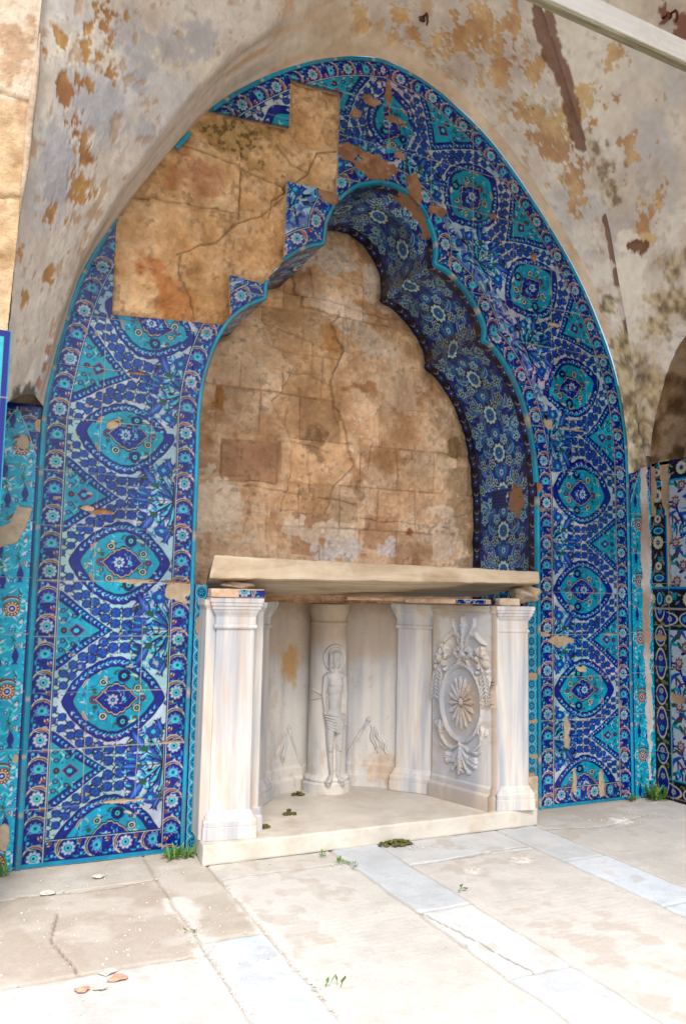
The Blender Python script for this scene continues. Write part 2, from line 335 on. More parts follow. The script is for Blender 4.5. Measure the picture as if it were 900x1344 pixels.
        c.arc(xc + .075, y0 + sg * .072, .033, .6 if sg > 0 else -1.8, 1.8 if sg > 0 else -.6, .010, CRM)
        c.leaf(xc - .005, y0 + sg * .11, sg * .5, .035, .010, GRN, .2); c.leaf(xc + .08, y0 + sg * .03, sg * 1.2, .03, .008, GRN)
    eye(xc - .088, y0, .018, RED, COB); eye(xc + .128, y0, .014, RED, COB)
    q = np.linspace(-1, 1, 40)
    def loz(A, B): 
        h = B * np.clip(1 - np.abs(q) ** 1.75, 0, 1) ** 1.1 * (1 + .06 * np.sin(np.abs(q) * 22)); return np.vstack([np.stack([xc + .01 + q * A, y0 + h], -1), np.stack([xc + .01 + q[::-1] * A, y0 - h[::-1]], -1)])
    c.poly(loz(.098, .076), NAV); c.poly(loz(.094, .068), CRM); c.poly(loz(.090, .064), (.08, .03, .08)); c.poly(loz(.086, .060), COB)
    for i in range(22):
        a = i * .571; q = .022 + .012 * (i % 3); c.leaf(xc + .01 + 1.25 * q * math.cos(a), y0 + q * math.sin(a), a + .9, .020, .0045, (WHT, TURL, MID)[i % 3], .25)
    c.rosette(xc - .005, y0, .026, WHT, COB, TURL, 8, COB); c.ell(xc + .045, y0, .009, .009, TURL)
    # flower sprays at the inner side
    for yy in (0, LP):
        for i in range(46):
            x, d = FW - R.uniform(0, .16), R.uniform(-.2, .2); c.leaf(x, yy + d, PI + d * 6 + R.uniform(-.5, .5), R.uniform(.03, .06), R.uniform(.007, .013), R.choice([COB, MID, TURL, NAV, COB, TUR]), R.uniform(-.4, .4))
        for i, a in enumerate(np.linspace(-1.45, 1.45, 17)):
            L = .10 + .045 * math.cos(a) + (.02 if i % 2 else 0); c.leaf(FW - .004, yy, PI + a, L, .012, (TURL, COB, MID)[i % 3], .18 * (1 if a > 0 else -1))
        for i, a in enumerate(np.linspace(-1.5, 1.5, 26)):
            c.leaf(FW - .05 * math.cos(a * .9) - .03, yy + .16 * math.sin(a) , PI + a * 1.25, .055, .010, (COB, TURL, WHT, MID, TUR)[i % 5], .3 * (1 if a > 0 else -1))
        for a, L in ((0, .125), (.62, .125), (-.62, .125), (1.05, .15), (-1.05, .15), (1.3, .19), (-1.3, .19)):
            x, y = FW - L * math.cos(a), yy + L * math.sin(a); c.line([(FW, yy), ((FW + x) / 2 + .01, (yy + y) / 2), (x, y)], .005, BLK)
            for k in (.35, .6, .8): c.leaf(FW - L * k * math.cos(a), yy + L * k * math.sin(a), PI - a + R.choice([-.9, .9]), .026, .007, R.choice([BLK, GRN, NAV]))
        def tulip(x, y, a, L, w):
            for d, cc in ((-.42, COB), (.42, COB), (0, MID)): c.leaf(x, y, a + d, L, w, cc, -d * .6, NAV, .002)
            c.leaf(x, y, a, L * .9, w * .35, (.10, .25, .6)); c.ell(x, y, w * .5, w * .4, GRN)
        tulip(FW - .12, yy, PI, .075, .022)
        for sg in (1, -1):
            tulip(FW - .095, yy + sg * .075, PI - sg * .95, .10, .034); tulip(FW - .018, yy + sg * .145, PI - sg * 1.25, .07, .022)
            x, y = FW - .055, yy + sg * .150; c.ell(x, y, .034, .030, COB, n=16); c.ell(x, y, .029, .026, MID, n=16); c.ell(x, y, .010, .010, TURL)
            for k in range(7): c.ell(x + .02 * math.cos(k * .9), y + .018 * math.sin(k * .9), .004, .004, COB, n=6)
    return c.done()
def draw_border():
    c = Canvas(.096, .25, COB); R = random.Random(5)
    for i in range(46):
        c.leaf(R.uniform(.012, .084), R.uniform(0, .25), R.uniform(0, 6.3), .026, .0055, R.choice([TUR, NAV, WHT, NAV, MID, (.25, .36, .55)]), R.uniform(-.5, .5))
    for y, kind in ((.0625, 0), (.1875, 1)):
        c.ell(.048, y, .043, .042, NAV); c.ell(.048, y, .040, .039, COB)
        if kind == 0:
            c.rosette(.050, y, .031, (.46, .52, .56), COB, NAV, 9); c.ell(.05, y, .0165, .0165, COB); c.ell(.05, y, .014, .014, TURL); c.ell(.05, y, .006, .006, NAV)
        else:
            for a in np.linspace(-1.9, 1.9, 7): c.leaf(.05, y - .006, PI / 2 + a, .036, .013, (.06, .22, .50), 0, (.42, .5, .6), .002)
            c.ell(.05, y, .020, .018, TURL); c.ell(.05, y + .003, .010, .010, TUR); c.ell(.05, y + .002, .005, .005, NAV)
        c.arc(.050, y + .002, .0475, -.3, 2.75, .013, CRM); c.arc(.050, y + .001, .0475, -.1, 2.4, .007, RED if kind == 0 else (.12, .06, .12))
        c.leaf(.014, y - .05, 1.2, .03, .009, TUR, .3); c.leaf(.08, y - .055, 2.0, .028, .008, CRM, .3); c.ell(.074, y - .048, .008, .008, RED, n=10); c.ell(.022, y - .058, .007, .007, TURL, n=8)
        c.arc(.045, y - .06, .03, 3.4, 5.2, .004, WHT)
    H = .25
    c.poly([(.0, -.1), (.003, -.1), (.003, .4), (0, .4)], NAV); c.poly([(.0865, -.1), (.09, -.1), (.09, .4), (.0865, .4)], WHT); c.poly([(.090, -.1), (.097, -.1), (.097, .4), (.090, .4)], (.012, .06, .07))
    return c.done()
def draw_turquoise(W=.26):
    c = Canvas(W, .36, TUR); R = random.Random(9)
    for i in range(190):
        c.leaf(R.uniform(0, W), R.uniform(0, .36), R.uniform(0, 6.3), R.uniform(.02, .045), R.uniform(.005, .010), R.choice([TURL, (.10, .60, .68), (.004, .22, .40), TURL, GRN, WHT, WHT]), R.uniform(-.3, .3))
    for i in range(26):
        x, y = R.uniform(0, W), R.uniform(0, .36); c.ell(x, y, .008, .008, R.choice([RED, COB, CRM, NAV]), n=10); c.ell(x, y, .004, .004, WHT, n=6)
    for x, y in ((.055, .09), (.185, .27)):
        c.arc(x, y, .052, .6, 2.4, .008, (.22, .04, .02)); c.arc(x, y, .045, .7, 2.3, .003, CRM)
        c.ell(x, y, .033, .033, (.26, .045, .02))
        for k in range(12): a = k * PI / 6; c.ell(x + .026 * math.cos(a), y + .026 * math.sin(a), .004, .004, CRM, n=8)
        c.ell(x, y, .019, .019, CRM); c.ell(x, y, .014, .014, COB); c.ell(x, y, .006, .006, WHT)
    for x, y in ((.10, .245), (.03, .275), (.215, .06), (.12, .02)):
        for d in (-.35, -.12, .12, .35): c.leaf(x, y, -PI / 2 + d, .07, .013, COB, -d * .8, (.02, .05, .2), .002)
        c.line([(x, y), (x + .015, y + .04), (x + .005, y + .09)], .004, GRN); c.leaf(x, y + .03, .8, .035, .010, GRN); c.leaf(x, y + .05, 2.4, .035, .010, WHT)
    return c.done()
def draw_soffit():
    W, H = .68, .5; c = Canvas(W, H, (.008, .045, .21)); R = random.Random(11); DK = (.012, .014, .055); OUT = (.60, .63, .56); TQ = (.006, .22, .36); BL = (.014, .09, .36)
    def sym(f):
        f(lambda x: x, 1); f(lambda x: W - x, -1)
    for i in range(110):
        x, y, a, L, cc, b = R.uniform(.1, .34), R.uniform(0, H), R.uniform(0, 6.3), R.uniform(.04, .085), R.choice([TQ, BL, DK, TQ, BL]), R.uniform(-.3, .3)
        for m in (0, 1): c.leaf(W - x if m else x, y, PI - a if m else a, L, .018, cc, -b if m else b, OUT if i % 3 == 0 else None, .0025)
    def hollow(x, y, r, core):
        for k in range(5): a = k * 1.257 + .3; c.ell(x + r * .62 * math.cos(a), y + r * .62 * math.sin(a), r * .46, r * .38, OUT, a)
        for k in range(5): a = k * 1.257 + .3; c.ell(x + r * .60 * math.cos(a), y + r * .60 * math.sin(a), r * .32, r * .26, core, a)
        c.ell(x, y, r * .4, r * .4, OUT); c.ell(x, y, r * .3, r * .3, DK)
    for m in (0, 1):
        X = (lambda x: W - x) if m else (lambda x: x)
        for x, y in ((.15, .06), (.20, .31), (.14, .42), (.265, .19), (.125, .22), (.25, .06), (.27, .42), (.20, .16), (.125, .34)): hollow(X(x), y, .033, DK if y < .3 else TQ)
        for x, y, a, b in ((.13, .15, .6, .4), (.22, .10, 1.9, -.4), (.25, .36, 2.4, .4), (.12, .30, 1.2, -.4), (.28, .28, -1, .4), (.18, .46, 0, .5)):
            c.leaf(X(x), y, PI - a if m else a, .10, .022, TQ, -b if m else b, OUT, .004); c.leaf(X(x), y, PI - a if m else a, .085, .008, BL, -b if m else b)
    for y, k in ((.0, 0), (.25, 1)):
        c.rosette(W / 2, y, .062, OUT, BL, OUT, 10, DK); c.rosette(W / 2, y, .036, TQ, DK, OUT, 8, BL)
        c.ell(W / 2, y + .125, .05, .038, TQ); c.ell(W / 2, y + .125, .034, .024, BL); c.rosette(W / 2, y + .125, .022, OUT, BL, DK, 7)
    for m in (0, 1):
        x0 = W - .09 if m else 0; xm = x0 + .045
        c.poly([(x0, -.1), (x0 + .09, -.1), (x0 + .09, H + .1), (x0, H + .1)], DK)
        for k in range(8):
            y = (k + .5) * H / 8
            if k % 2: c.arc(xm, y, .026, .2, 2.9, .011, (.34, .28, .26)); c.ell(xm, y + .005, .010, .008, (.02, .03, .14), n=10)
            else:
                c.ell(xm, y, .030, .028, (.02, .03, .15))
                for q in range(6): c.ell(xm + .019 * math.cos(q * 1.05), y + .019 * math.sin(q * 1.05), .007, .007, (.07, .11, .28), n=8)
                c.ell(xm, y, .006, .006, OUT, n=8)
        for xx in (x0 + .001, x0 + .086): c.poly([(xx, -.1), (xx + .004, -.1), (xx + .004, H + .1), (xx, H + .1)], (.02, .06, .10))
    return c.done()
def draw_chain():
    c = Canvas(.07, .062, TUR); 
    c.ell(.035, .031, .030, .034, WHT); c.ell(.035, .031, .027, .030, TUR); c.ell(.035, .031, .017, .018, COB); c.rosette(.035, .031, .014, TURL, COB, WHT, 6); 
    for x in (.004, .066): c.leaf(x, -.012, PI / 2, .026, .012, TURL); c.leaf(x, .049, PI / 2, .026, .012, TURL)
    return c.done(1)
def draw_dark_border():
    c = Canvas(.13, .30, (.010, .010, .030)); R = random.Random(21)
    for i in range(26): c.leaf(R.uniform(.0, .1), R.uniform(0, .3), R.uniform(0, 6.3), .05, .013, R.choice([(.30, .26, .2), (.24, .2, .17), TUR, (.3, .3, .3), COB]), R.uniform(-.4, .4))
    for y, r in ((.08, .042), (.23, .028)): c.rosette(.052, y, r, CRM, (.35, .33, .12), COB, 12, (.01, .01, .04)); c.ell(.052, y, r * .35, r * .35, MID)
    c.ell(.055, .155, .04, .022, TURL); c.ell(.055, .155, .028, .013, MID)
    c.poly([(.108, -.1), (.131, -.1), (.131, .5), (.108, .5)], COB); c.poly([(.117, -.1), (.131, -.1), (.131, .5), (.117, .5)], TUR)
    return c.done()
def draw_cartouche():
    c = Canvas(.13, .36, (.012, .016, .02)); R = random.Random(23)
    for i in range(40): c.ell(R.uniform(0, .12), R.uniform(0, .36), .011, .010, (.22, .23, .13), n=10)
    for i in range(40): c.ell(R.uniform(0, .12), R.uniform(0, .36), .006, .006, (.02, .03, .03), n=8)
    for y, h in ((.10, .085), (.27, .055)):
        for k, cc in ((1.18, CRM), (1.0, COB)):
            c.ell(.055, y, .036 * k, h * k, cc); c.ell(.055, y, .042 * k, h * .6 * k, cc)
        c.rosette(.055, y + h * .4, .018, CRM, COB, TURL, 7); c.rosette(.055, y - h * .4, .018, TURL, COB, CRM, 7)
    c.poly([(0, -.1), (.012, -.1), (.012, .5), (0, .5)], NAV); c.poly([(.112, -.1), (.131, -.1), (.131, .5), (.112, .5)], (.008, .03, .03)); c.poly([(.121, -.1), (.131, -.1), (.131, .5), (.121, .5)], TUR)
    return c.done()
def draw_flowers():
    c = Canvas(.5, .5, (.52, .56, .60)); R = random.Random(25); PUR = (.16, .06, .16)
    for i in range(120): 
        x, y, a = R.uniform(0, .5), R.uniform(0, .5), R.uniform(0, 6.3); c.leaf(x, y, a, R.uniform(.05, .12), R.uniform(.012, .028), R.choice([COB, MID, TUR, PUR, COB, GRN]), R.uniform(-.5, .5))
    for i in range(14):
        x, y = R.uniform(0, .5), R.uniform(0, .5); cc = R.choice([MID, COB, (.3, .12, .08)]); c.rosette(x, y, .034, cc, WHT, cc, 8)
    return c.done()

# ------------------------------------------------------------------ outlines on the wall plane (x, z)
OUT_L = [(-.735, 2.0), (-.72, 2.14), (-.675, 2.40), (-.60, 2.69), (-.47, 2.98), (-.33, 3.22), (-.18, 3.44), (0, 3.70), (.25, 3.93), (.5, 4.10), (.73, 4.21), (.98, 4.275)]
OUT_R = [(.98, 4.275), (1.27, 4.225), (1.49, 4.12), (1.71, 3.985), (1.93, 3.79), (2.16, 3.54), (2.36, 3.29), (2.52, 3.03), (2.68, 2.68), (2.76, 2.34), (2.788, 2.0)]
OUTER = np.vstack([[(-.735, -.02), (-.735, 1.0)], catmull(OUT_L, 5), catmull(OUT_R, 5)[1:], [(2.789, 1.0), (2.789, -.02)]])
lobes_l = [[(0, 1.75), (0, 2.14), (.045, 2.38), (.115, 2.55), (.21, 2.66), (.325, 2.735)], [(.327, 2.815), (.37, 2.90), (.45, 2.985), (.54, 3.05), (.645, 3.095)], [(.652, 3.13), (.665, 3.235), (.73, 3.36), (.84, 3.47), (.98, 3.53)]]
lobes_r = [[(.98, 3.53), (1.11, 3.525), (1.23, 3.46), (1.318, 3.33), (1.345, 3.22), (1.338, 3.13)], [(1.348, 3.118), (1.44, 3.085), (1.56, 2.99), (1.65, 2.87), (1.682, 2.79), (1.676, 2.725)], [(1.688, 2.712), (1.76, 2.675), (1.86, 2.56), (1.965, 2.37), (2.035, 2.12), (2.066, 1.85)]]
CUSP = np.vstack([[(0, -.02), (0, 1.0)]] + [catmull(l, 5) for l in lobes_l] + [catmull(lobes_r[0], 5)[1:]] + [catmull(l, 5) for l in lobes_r[1:]] + [[(2.066, 1.0), (2.066, -.02)]])
STONE = [(-.449, 2.522), (.142, 2.562), (.125, 2.827), (.332, 2.809), (.45, 2.80), (.62, 2.9), (.42, 2.971), (.425, 3.403), (.716, 3.408), (.722, 3.996), (.538, 3.982), (.425, 3.985), (.425, 3.708), (-.018, 3.677), (-.13, 3.80), (-.30, 3.60), (-.17, 3.46), (-.19, 3.43), (-.33, 3.55), (-.65, 3.15), (-.449, 3.0)]
N_OUT = lambda: None

def tile_wall():
    wall = empty('tiled_wall', (1.03, 0, 0), 'arched wall of cobalt and turquoise floral tiles round a cusped niche with a bare stone patch', 'wall')
    g = .003; xs = np.arange(-.738, 2.795, g); zs = np.arange(0, 4.281, g); X, Z = np.meshgrid(xs, zs)
    Xw = X + .0016 * (vnoise(X * 6, Z * 6, 1) - .5); Zw = Z
    out_poly = [tuple(p) for p in OUTER]; cusp_poly = [tuple(p) for p in CUSP]
    keep = in_poly(X, Z, out_poly) & ~in_poly(X, Z, cusp_poly)
    nz = lambda amp, f, s: amp * (fbm(X * f, Z * f, s, 3) - .5)
    # the masonry is bare wherever tiles have dropped off; tile joints give it straight edges
    bare = in_poly(X, Z, STONE)
    keep &= ~bare
    vx, vz = X[keep], Z[keep]
    do, so = poly_ds(vx, vz, OUTER); di, si = poly_ds(vx, vz, CUSP)
    field, border = draw_field(), draw_border()
    med = [(-.367, .10), (-.37, .712), (-.372, 1.34), (-.376, 1.946), (-.2, 2.495), (.05, 3.05), (.48, 3.6), (1.011, 3.883), (1.608, 3.605), (1.998, 3.087), (2.304, 2.508), (2.403, 1.849), (2.395, 1.265), (2.387, .668), (2.379, .117)]
    mp = np.array(med); _, ms = poly_ds(mp[:, 0], mp[:, 1], OUTER); ms = np.sort(ms); ms = np.r_[ms[0] - .6, ms, ms[-1] + .6]
    u = np.interp(so, ms, np.arange(len(ms)) + .5)
    # every tile sits a little differently
    tx = np.floor((vx + 5) / .25 + .2); tz = np.floor(vz / .25 + .02); jit = lambda k: (vnoise(tx * 3.7 + k, tz * 5.3 + k, 4) - .5)
    flip = np.where(vx > 1.0, -1, 1)
    wx_ = .007 * (fbm(vx * 9, vz * 9, 3, 3) - .5); wz_ = .009 * (fbm(vx * 9 + 7, vz * 9, 4, 3) - .5)
    C = field.sample(np.clip(do - .115 + .005 * jit(3) + wx_, 0, .915), (u + .010 * jit(8) + wz_ * 1.6) * LP)
    dark = (.012, .06, .07)
    # borders
    m = (do < .115); C[m] = border.sample(np.clip(do[m] - .021, 0, .0955), np.where(vx[m] > 1, -so[m], so[m]) + .01 * jit(5)[m])
    m2 = (di < .113) & ~m; C[m2] = border.sample(np.clip(di[m2] - .017, 0, .0955), np.where(vx[m2] > 1, -si[m2], si[m2]) + .06 + .01 * jit(6)[m2])
    m3 = (vz < .115) & ~m & ~m2 & ((vx < 0) | (vx > 2)); C[m3] = border.sample(np.clip(vz[m3] - .02, 0, .0955), -vx[m3] + .04)
    strip = (do < .022) | (di < .018) | ((vz < .021) & (do > .01)); C[strip] = (.008, .34, .50)
    # per-tile colour drift, worn and greyed glaze
    C *= (1 + .34 * jit(1))[:, None]; C[:, 0] *= 1 + .5 * jit(2); C[:, 1] *= 1 + .18 * jit(11); C *= (.80 + .40 * fbm(vx * 16, vz * 16, 6, 4))[:, None]
    
    wear = sstep(.60, .78, fbm(vx * 5, vz * 5, 2, 5)); C = mixc(C, (.22, .25, .30), .10 * wear)
    # joints
    def joint(c, pos, hw=.0022): return sstep(hw + .0012, hw - .0012, np.abs(c - pos + .004 * (vnoise(vx * 7, vz * 7, 6) - .5)))
    J = np.zeros_like(vx)
    zk = np.round(vz / .25) * .25; J = np.maximum(J, joint(vz, zk))
    for xj, a, b in ((-.113, .1, 2.1), (-.238, .1, 2.5), (-.473, .1, 2.5), (-.618, .1, 2.1), (2.18, .1, 2.7), (2.54, 0, 2.75), (2.672, .1, 2.1), (1.03, 3.5, 4.27), (1.31, 3.3, 4.2), (1.60, 2.9, 4.1), (1.89, 2.5, 3.85), (2.18, 2.1, 3.6)):
        J = np.maximum(J, joint(vx, xj, .0016) * ((vz > a) & (vz < b)))
    J *= .35 + .65 * sstep(.35, .6, vnoise(vx * 4, vz * 4, 3))
    C = mixc(C, (.50, .45, .38), J * .85)
    # chipped glaze with clay or mortar showing
    gl = 1 - J
    chips = [(-.066, 1.205, .075, .045, 0), (-.455, 1.572, .06, .012, 1), (-.51, 1.585, .03, .012, 0), (-.30, 1.255, .10, .010, 0), (-.1, 1.255, .09, .006, 1), (-.31, .253, .12, .008, 0), (-.07, .503, .06, .005, 0), (2.078, 1.872, .03, .034, 1), (2.10, 1.742, .045, .018, 1), (2.235, .967, .075, .035, 0), (2.10, 1.0, .09, .012, 0), (2.383, .79, .05, .028, 0), (2.275, .432, .022, .075, 0), (2.33, .12, .014, .09, 0), (2.53, .11, .02, .07, 0), (.93, 3.62, .12, .075, 1), (1.20, 3.52, .055, .11, 1), (.93, 4.0, .07, .03, 1), (1.02, 4.07, .018, .11, 1), (1.07, 3.93, .07, .016, 1), (.78, 3.66, .06, .05, 1), (1.11, 3.72, .04, .03, 1), (.66, 3.385, .06, .05, 1), (.82, 3.90, .03, .03, 1), (2.16, 2.27, .03, .035, 0), (-.727, 2.06, .02, .035, 0), (2.0, 2.3, .02, .02, 1), (1.35, 3.45, .05, .03, 1), (2.33, 2.255, .09, .006, 0), (-.32, 2.25, .05, .008, 1), (-.42, 1.99, .025, .02, 0), (2.2, 2.9, .04, .015, 0), (1.75, 3.5, .03, .015, 1), (2.05, 3.3, .02, .03, 1), (2.6, 1.0, .05, .006, 0)]
    nse = fbm(vx * 22, vz * 22, 5, 4) - .5
    hole = np.zeros_like(vx)
    for cx_, cz_, rx, rz, k in chips:
        q = np.hypot((vx - cx_) / rx, (vz - cz_) / rz) + nse * 1.5; mk = sstep(1.03, .97, q); hole = np.maximum(hole, mk)
        C = mixc(C, ramp(np.clip(nse + .5, 0, 1), [(0, (.48, .38, .27)), (1, (.68, .58, .44))]) if k == 0 else ramp(np.clip(nse + .5, 0, 1), [(.2, (.34, .19, .11)), (.8, (.55, .36, .23))]), mk); gl = gl * (1 - mk)
    pin = sstep(.80, .82, fbm(vx * 34, vz * 34, 1, 3)); C = mixc(C, (.52, .45, .36), pin * .8); gl *= 1 - pin
    Yd = .0022 * (fbm(vx * 9, vz * 9, 7, 3) - .5) + .006 * hole + .0022 * J + .004 * jit(9)
    A = np.zeros(X.shape + (4,)); A[keep, :3] = C; A[keep, 3] = gl
    P = np.stack([X, np.zeros_like(X), Z], -1); P[keep, 1] = Yd
    fm = keep[:-1, :-1] & keep[:-1, 1:] & keep[1:, 1:] & keep[1:, :-1]
    grid_mesh('tile_facing', P, A, M_TILE, wall, fm, smooth=False, lip=(0, .035, 0))
    # turquoise edgings
    def edging(name, pts, ok, wdt, proud, side):
        arc = np.r_[0, np.cumsum(np.linalg.norm(np.diff(pts, axis=0), axis=1))]
        V, Q, Cc = [], [], []; n = len(pts); T = np.gradient(pts, axis=0); T /= np.linalg.norm(T, axis=1)[:, None] + 1e-9; Nn = np.stack([-T[:, 1], T[:, 0]], -1) * side
        wdt *= .85; prof = [(-.001, .03), (-.001, -proud * .6), (wdt * .2, -proud), (wdt * .8, -proud), (wdt, -proud * .5), (wdt, .02)]
        for i in range(n):
            for a, b in prof: V.append((pts[i, 0] + Nn[i, 0] * a, b, pts[i, 1] + Nn[i, 1] * a))
            pc = math.floor(arc[i] / .25); sh = 1 + .7 * (float(vnoise(np.array(pc * 3.3), np.array(pc * 1.7), 2)) - .5); gr = abs(arc[i] / .25 - round(arc[i] / .25)) < .025; wn = float(fbm(np.array(pts[i, 0] * 9), np.array(pts[i, 1] * 9), 2, 4)); wm = .5 * max(0., min(1., (wn - .52) * 9))
            base = (.34, .27, .19) if gr else tuple(a * (1 - wm) + b * wm for a, b in zip((.006 * sh, .20 * sh, .30 * sh), (.07, .12, .14)))
            for k in range(6): Cc.append((*base, 0 if gr else 1) if k != 5 else (.02, .05, .25, 1))
        for i in range(n - 1):
            if not ok[i]: continue
            for k in range(5): a = i * 6 + k; Q.append((a, a + 1, a + 7, a + 6))
        raw_mesh(name, np.array(V), np.array(Q), np.array(Cc), M_TILE, wall, smooth=False)
    Po = np.array([p for p in resample(OUTER, 700)]); mid = Po[:-1]
    okx = ~((mid[:, 0] < -.01) & (mid[:, 1] > 2.99) & (mid[:, 1] < 3.69) & ~((mid[:, 1] > 3.43) & (mid[:, 1] < 3.52)))
    edging('outer_edging', Po, okx, .022, .003, -1)
    # keep the corners of the cusps sharp
    Pc = []
    for a, b in zip(CUSP[:-1], CUSP[1:]):
        k = max(1, int(np.hypot(*(b - a)) / .03)); Pc += [a + (b - a) * i / k for i in range(k)]
    Pc = np.array(Pc + [CUSP[-1]]); mid = Pc[:-1]
    okc = ~((mid[:, 0] > .325) & (mid[:, 0] < .41) & (mid[:, 1] > 2.815) & (mid[:, 1] < 2.97)) & ~((mid[:, 0] > .68) & (mid[:, 0] < .73) & (mid[:, 1] > 3.2) & (mid[:, 1] < 3.38)) & ~((mid[:, 0] > 1.14) & (mid[:, 0] < 1.30) & (mid[:, 1] > 3.4)) & ~((mid[:, 0] > 2.06) & (abs(mid[:, 1] - 1.87) < .035))
    edging('niche_edging', Pc, okc, .02, .004, 1)
    # bare masonry behind the lost tiles
    g = .005; xs = np.arange(-.78, .80, g); zs = np.arange(2.45, 4.25, g); X, Z = np.meshgrid(xs, zs)
    keep = (in_poly(X, Z, [tuple(p) for p in OUTER]) | (line_d(X, Z, OUTER) < .04)) & ~in_poly(X, Z, [tuple(p) for p in CUSP])
    n1 = fbm(X * 4, Z * 4, 1, 6); n2 = fbm(X * 14, Z * 14, 2, 5); n3 = fbm(X * 40, Z * 40, 3, 4)
    C = ramp(n1 * .6 + n2 * .4, [(.25, (.42, .26, .13)), (.42, (.55, .38, .21)), (.55, (.64, .47, .29)), (.75, (.72, .58, .40))])
    C = mixc(C, (.42, .17, .05), .75 * sstep(.56, .68, fbm(X * 3 + 4, Z * 3, 5, 5)) * sstep(.2, -.3, X))
    C = mixc(C, (.36, .16, .09), .6 * sstep(1, .2, np.hypot((X + .05) / .22, (Z - 3.33) / .13) + n2 - .5))
    ol = sstep(1.05, .5, np.hypot((X - .13) / .22, (Z - 3.58) / .16) + (n2 - .5) * 1.5); C = mixc(C, (.30, .24, .09), .5 * ol); C = mixc(C, (.08, .06, .03), ol * sstep(.52, .64, n3) * .65)
    C *= np.array([.93, .83, .74]) * (.70 + .60 * fbm(X * 11, Z * 11, 5, 6, .65))[..., None]; C = mixc(C, (.17, .10, .05), .45 * sstep(.57, .70, n3 * .6 + n2 * .4))
    wob = lambda k: .018 * (fbm(X * 8 + k, Z * 8, 6, 4) - .5)
    def crack(pts, wd=.006): return sstep(wd, wd * .3, line_d(X + wob(1), Z + wob(5), pts) * (.6 + n2))
    cr1 = np.maximum.reduce([crack([(.175, 3.16), (.18, 3.42)], .007), crack([(-.18, 3.48), (-.02, 3.46), (.18, 3.43), (.30, 3.41), (.44, 3.37)], .009), crack([(.42, 3.33), (.30, 3.20), (.16, 3.13)], .005), crack([(.16, 3.13), (.06, 3.0), (-.02, 2.97)], .010), crack([(-.02, 2.97), (-.14, 2.90)], .005), crack([(-.12, 2.91), (-.13, 2.80), (-.06, 2.68), (-.04, 2.60)], .006), crack([(.44, 3.37), (.56, 3.50), (.60, 3.62), (.72, 3.66)], .008), crack([(.38, 3.62), (.45, 3.52), (.56, 3.50)], .006), crack([(-.45, 3.14), (.17, 3.18)], .004), crack([(.44, 3.37), (.36, 3.30), (.34, 3.2)], .005)])
    C = mixc(C, (.26, .16, .08), cr1 * .5)
    edge = sstep(.05, .0, line_d(X, Z, [(-.449, 2.522), (.142, 2.562), (.125, 2.827)])); C = mixc(C, (.40, .22, .09), edge * .7)
    dep = .052 - .034 * (n1 - .3) - .040 * (n2 - .5) + .012 * cr1 - .012 * (n3 - .5) - .012 * ((Z > 3.15) & (X < .17)) 
    P = np.stack([X, dep, Z], -1); fm = keep[:-1, :-1] & keep[:-1, 1:] & keep[1:, 1:] & keep[1:, :-1]
    grid_mesh('bare_masonry', P, C, M_STONE, wall, fm, smooth=True, lip=(0, .05, 0))
    # niche: soffit/jambs
    D = .685; Pcs = Pc; L = np.r_[0, np.cumsum(np.linalg.norm(np.diff(Pcs, axis=0), axis=1))]
    rows = []; ss = []; g = .005
    for i in range(len(Pcs) - 1):
        k = max(1, int((L[i + 1] - L[i]) / g))
        for j in range(k): rows.append(Pcs[i] + (Pcs[i + 1] - Pcs[i]) * j / k); ss.append(L[i] + (L[i + 1] - L[i]) * j / k)
    R_ = np.array(rows); S = np.array(ss); k = R_[:, 1] > .9; R_ = R_[k]; S = S[k]
    ys = np.arange(.002, D + .01, g); S2, Y2 = np.meshgrid(S, ys, indexing='ij'); Xg = np.repeat(R_[:, 0][:, None], len(ys), 1); Zg = np.repeat(R_[:, 1][:, None], len(ys), 1)
    C = draw_soffit().sample(np.clip(Y2, 0, .679), S2 + .1) * np.array([1.15, 1.45, 1.6])
    tl = np.floor(S2 / .25) * 3 + np.floor(Y2 / .235); C = C * (1 + .35 * (vnoise(tl * 3.3, tl * 1.7, 2) - .5))[..., None]
    J = np.maximum(sstep(.003, .001, np.abs(S2 - np.round(S2 / .25) * .25)), sstep(.003, .001, np.abs(Y2 - .46)) * .6); C = mixc(C, (.16, .13, .10), J * .6)
    soffit_turn = (sstep(.05, .02, np.abs(Zg - 2.77)) * (Xg > 1.6)) 
    brown = sstep(.45, .7, fbm(S2 * 4, Y2 * 6, 3, 4)); C = mixc(C, (.10, .065, .04), brown * .28)
    cus = np.maximum(((Zg > 3.13) & (Zg < 3.25) & (Xg > 1.3) & (Xg < 1.36)).astype(float), ((Zg > 2.73) & (Zg < 2.85) & (Xg > 1.64) & (Xg < 1.69)).astype(float)); C = mixc(C, (.20, .13, .075), cus * .38)  # brown tint on the cusp end faces stands for dirt and reflected light
    gl = 1 - J
    q = np.hypot((Y2 - .225) / .075, (Zg - 1.80) / .085) + (fbm(S2 * 20, Y2 * 20, 4, 4) - .5) * 1.6; mk = sstep(1.05, .95, q) * (Xg > 1.9); C = mixc(C, (.50, .32, .20), mk); gl = gl * (1 - mk)
    q = np.hypot((Y2 - .03) / .10, (Xg - 1.21) / .12) + (fbm(S2 * 16, Y2 * 16, 5, 4) - .5) * 1.4; mk2 = sstep(1.05, .95, q) * (Zg > 3.3); C = mixc(C, (.52, .33, .21), mk2); gl = gl * (1 - mk2)
    low = sstep(1.52, 1.40, Zg); C *= (1 - .0 * low)[..., None]
    Nx = np.gradient(Xg, axis=0); Nz = np.gradient(Zg, axis=0); nn = np.hypot(Nx, Nz) + 1e-9; off = .002 * (fbm(S2 * 8, Y2 * 8, 1, 3) - .5) + .01 * (mk + mk2)
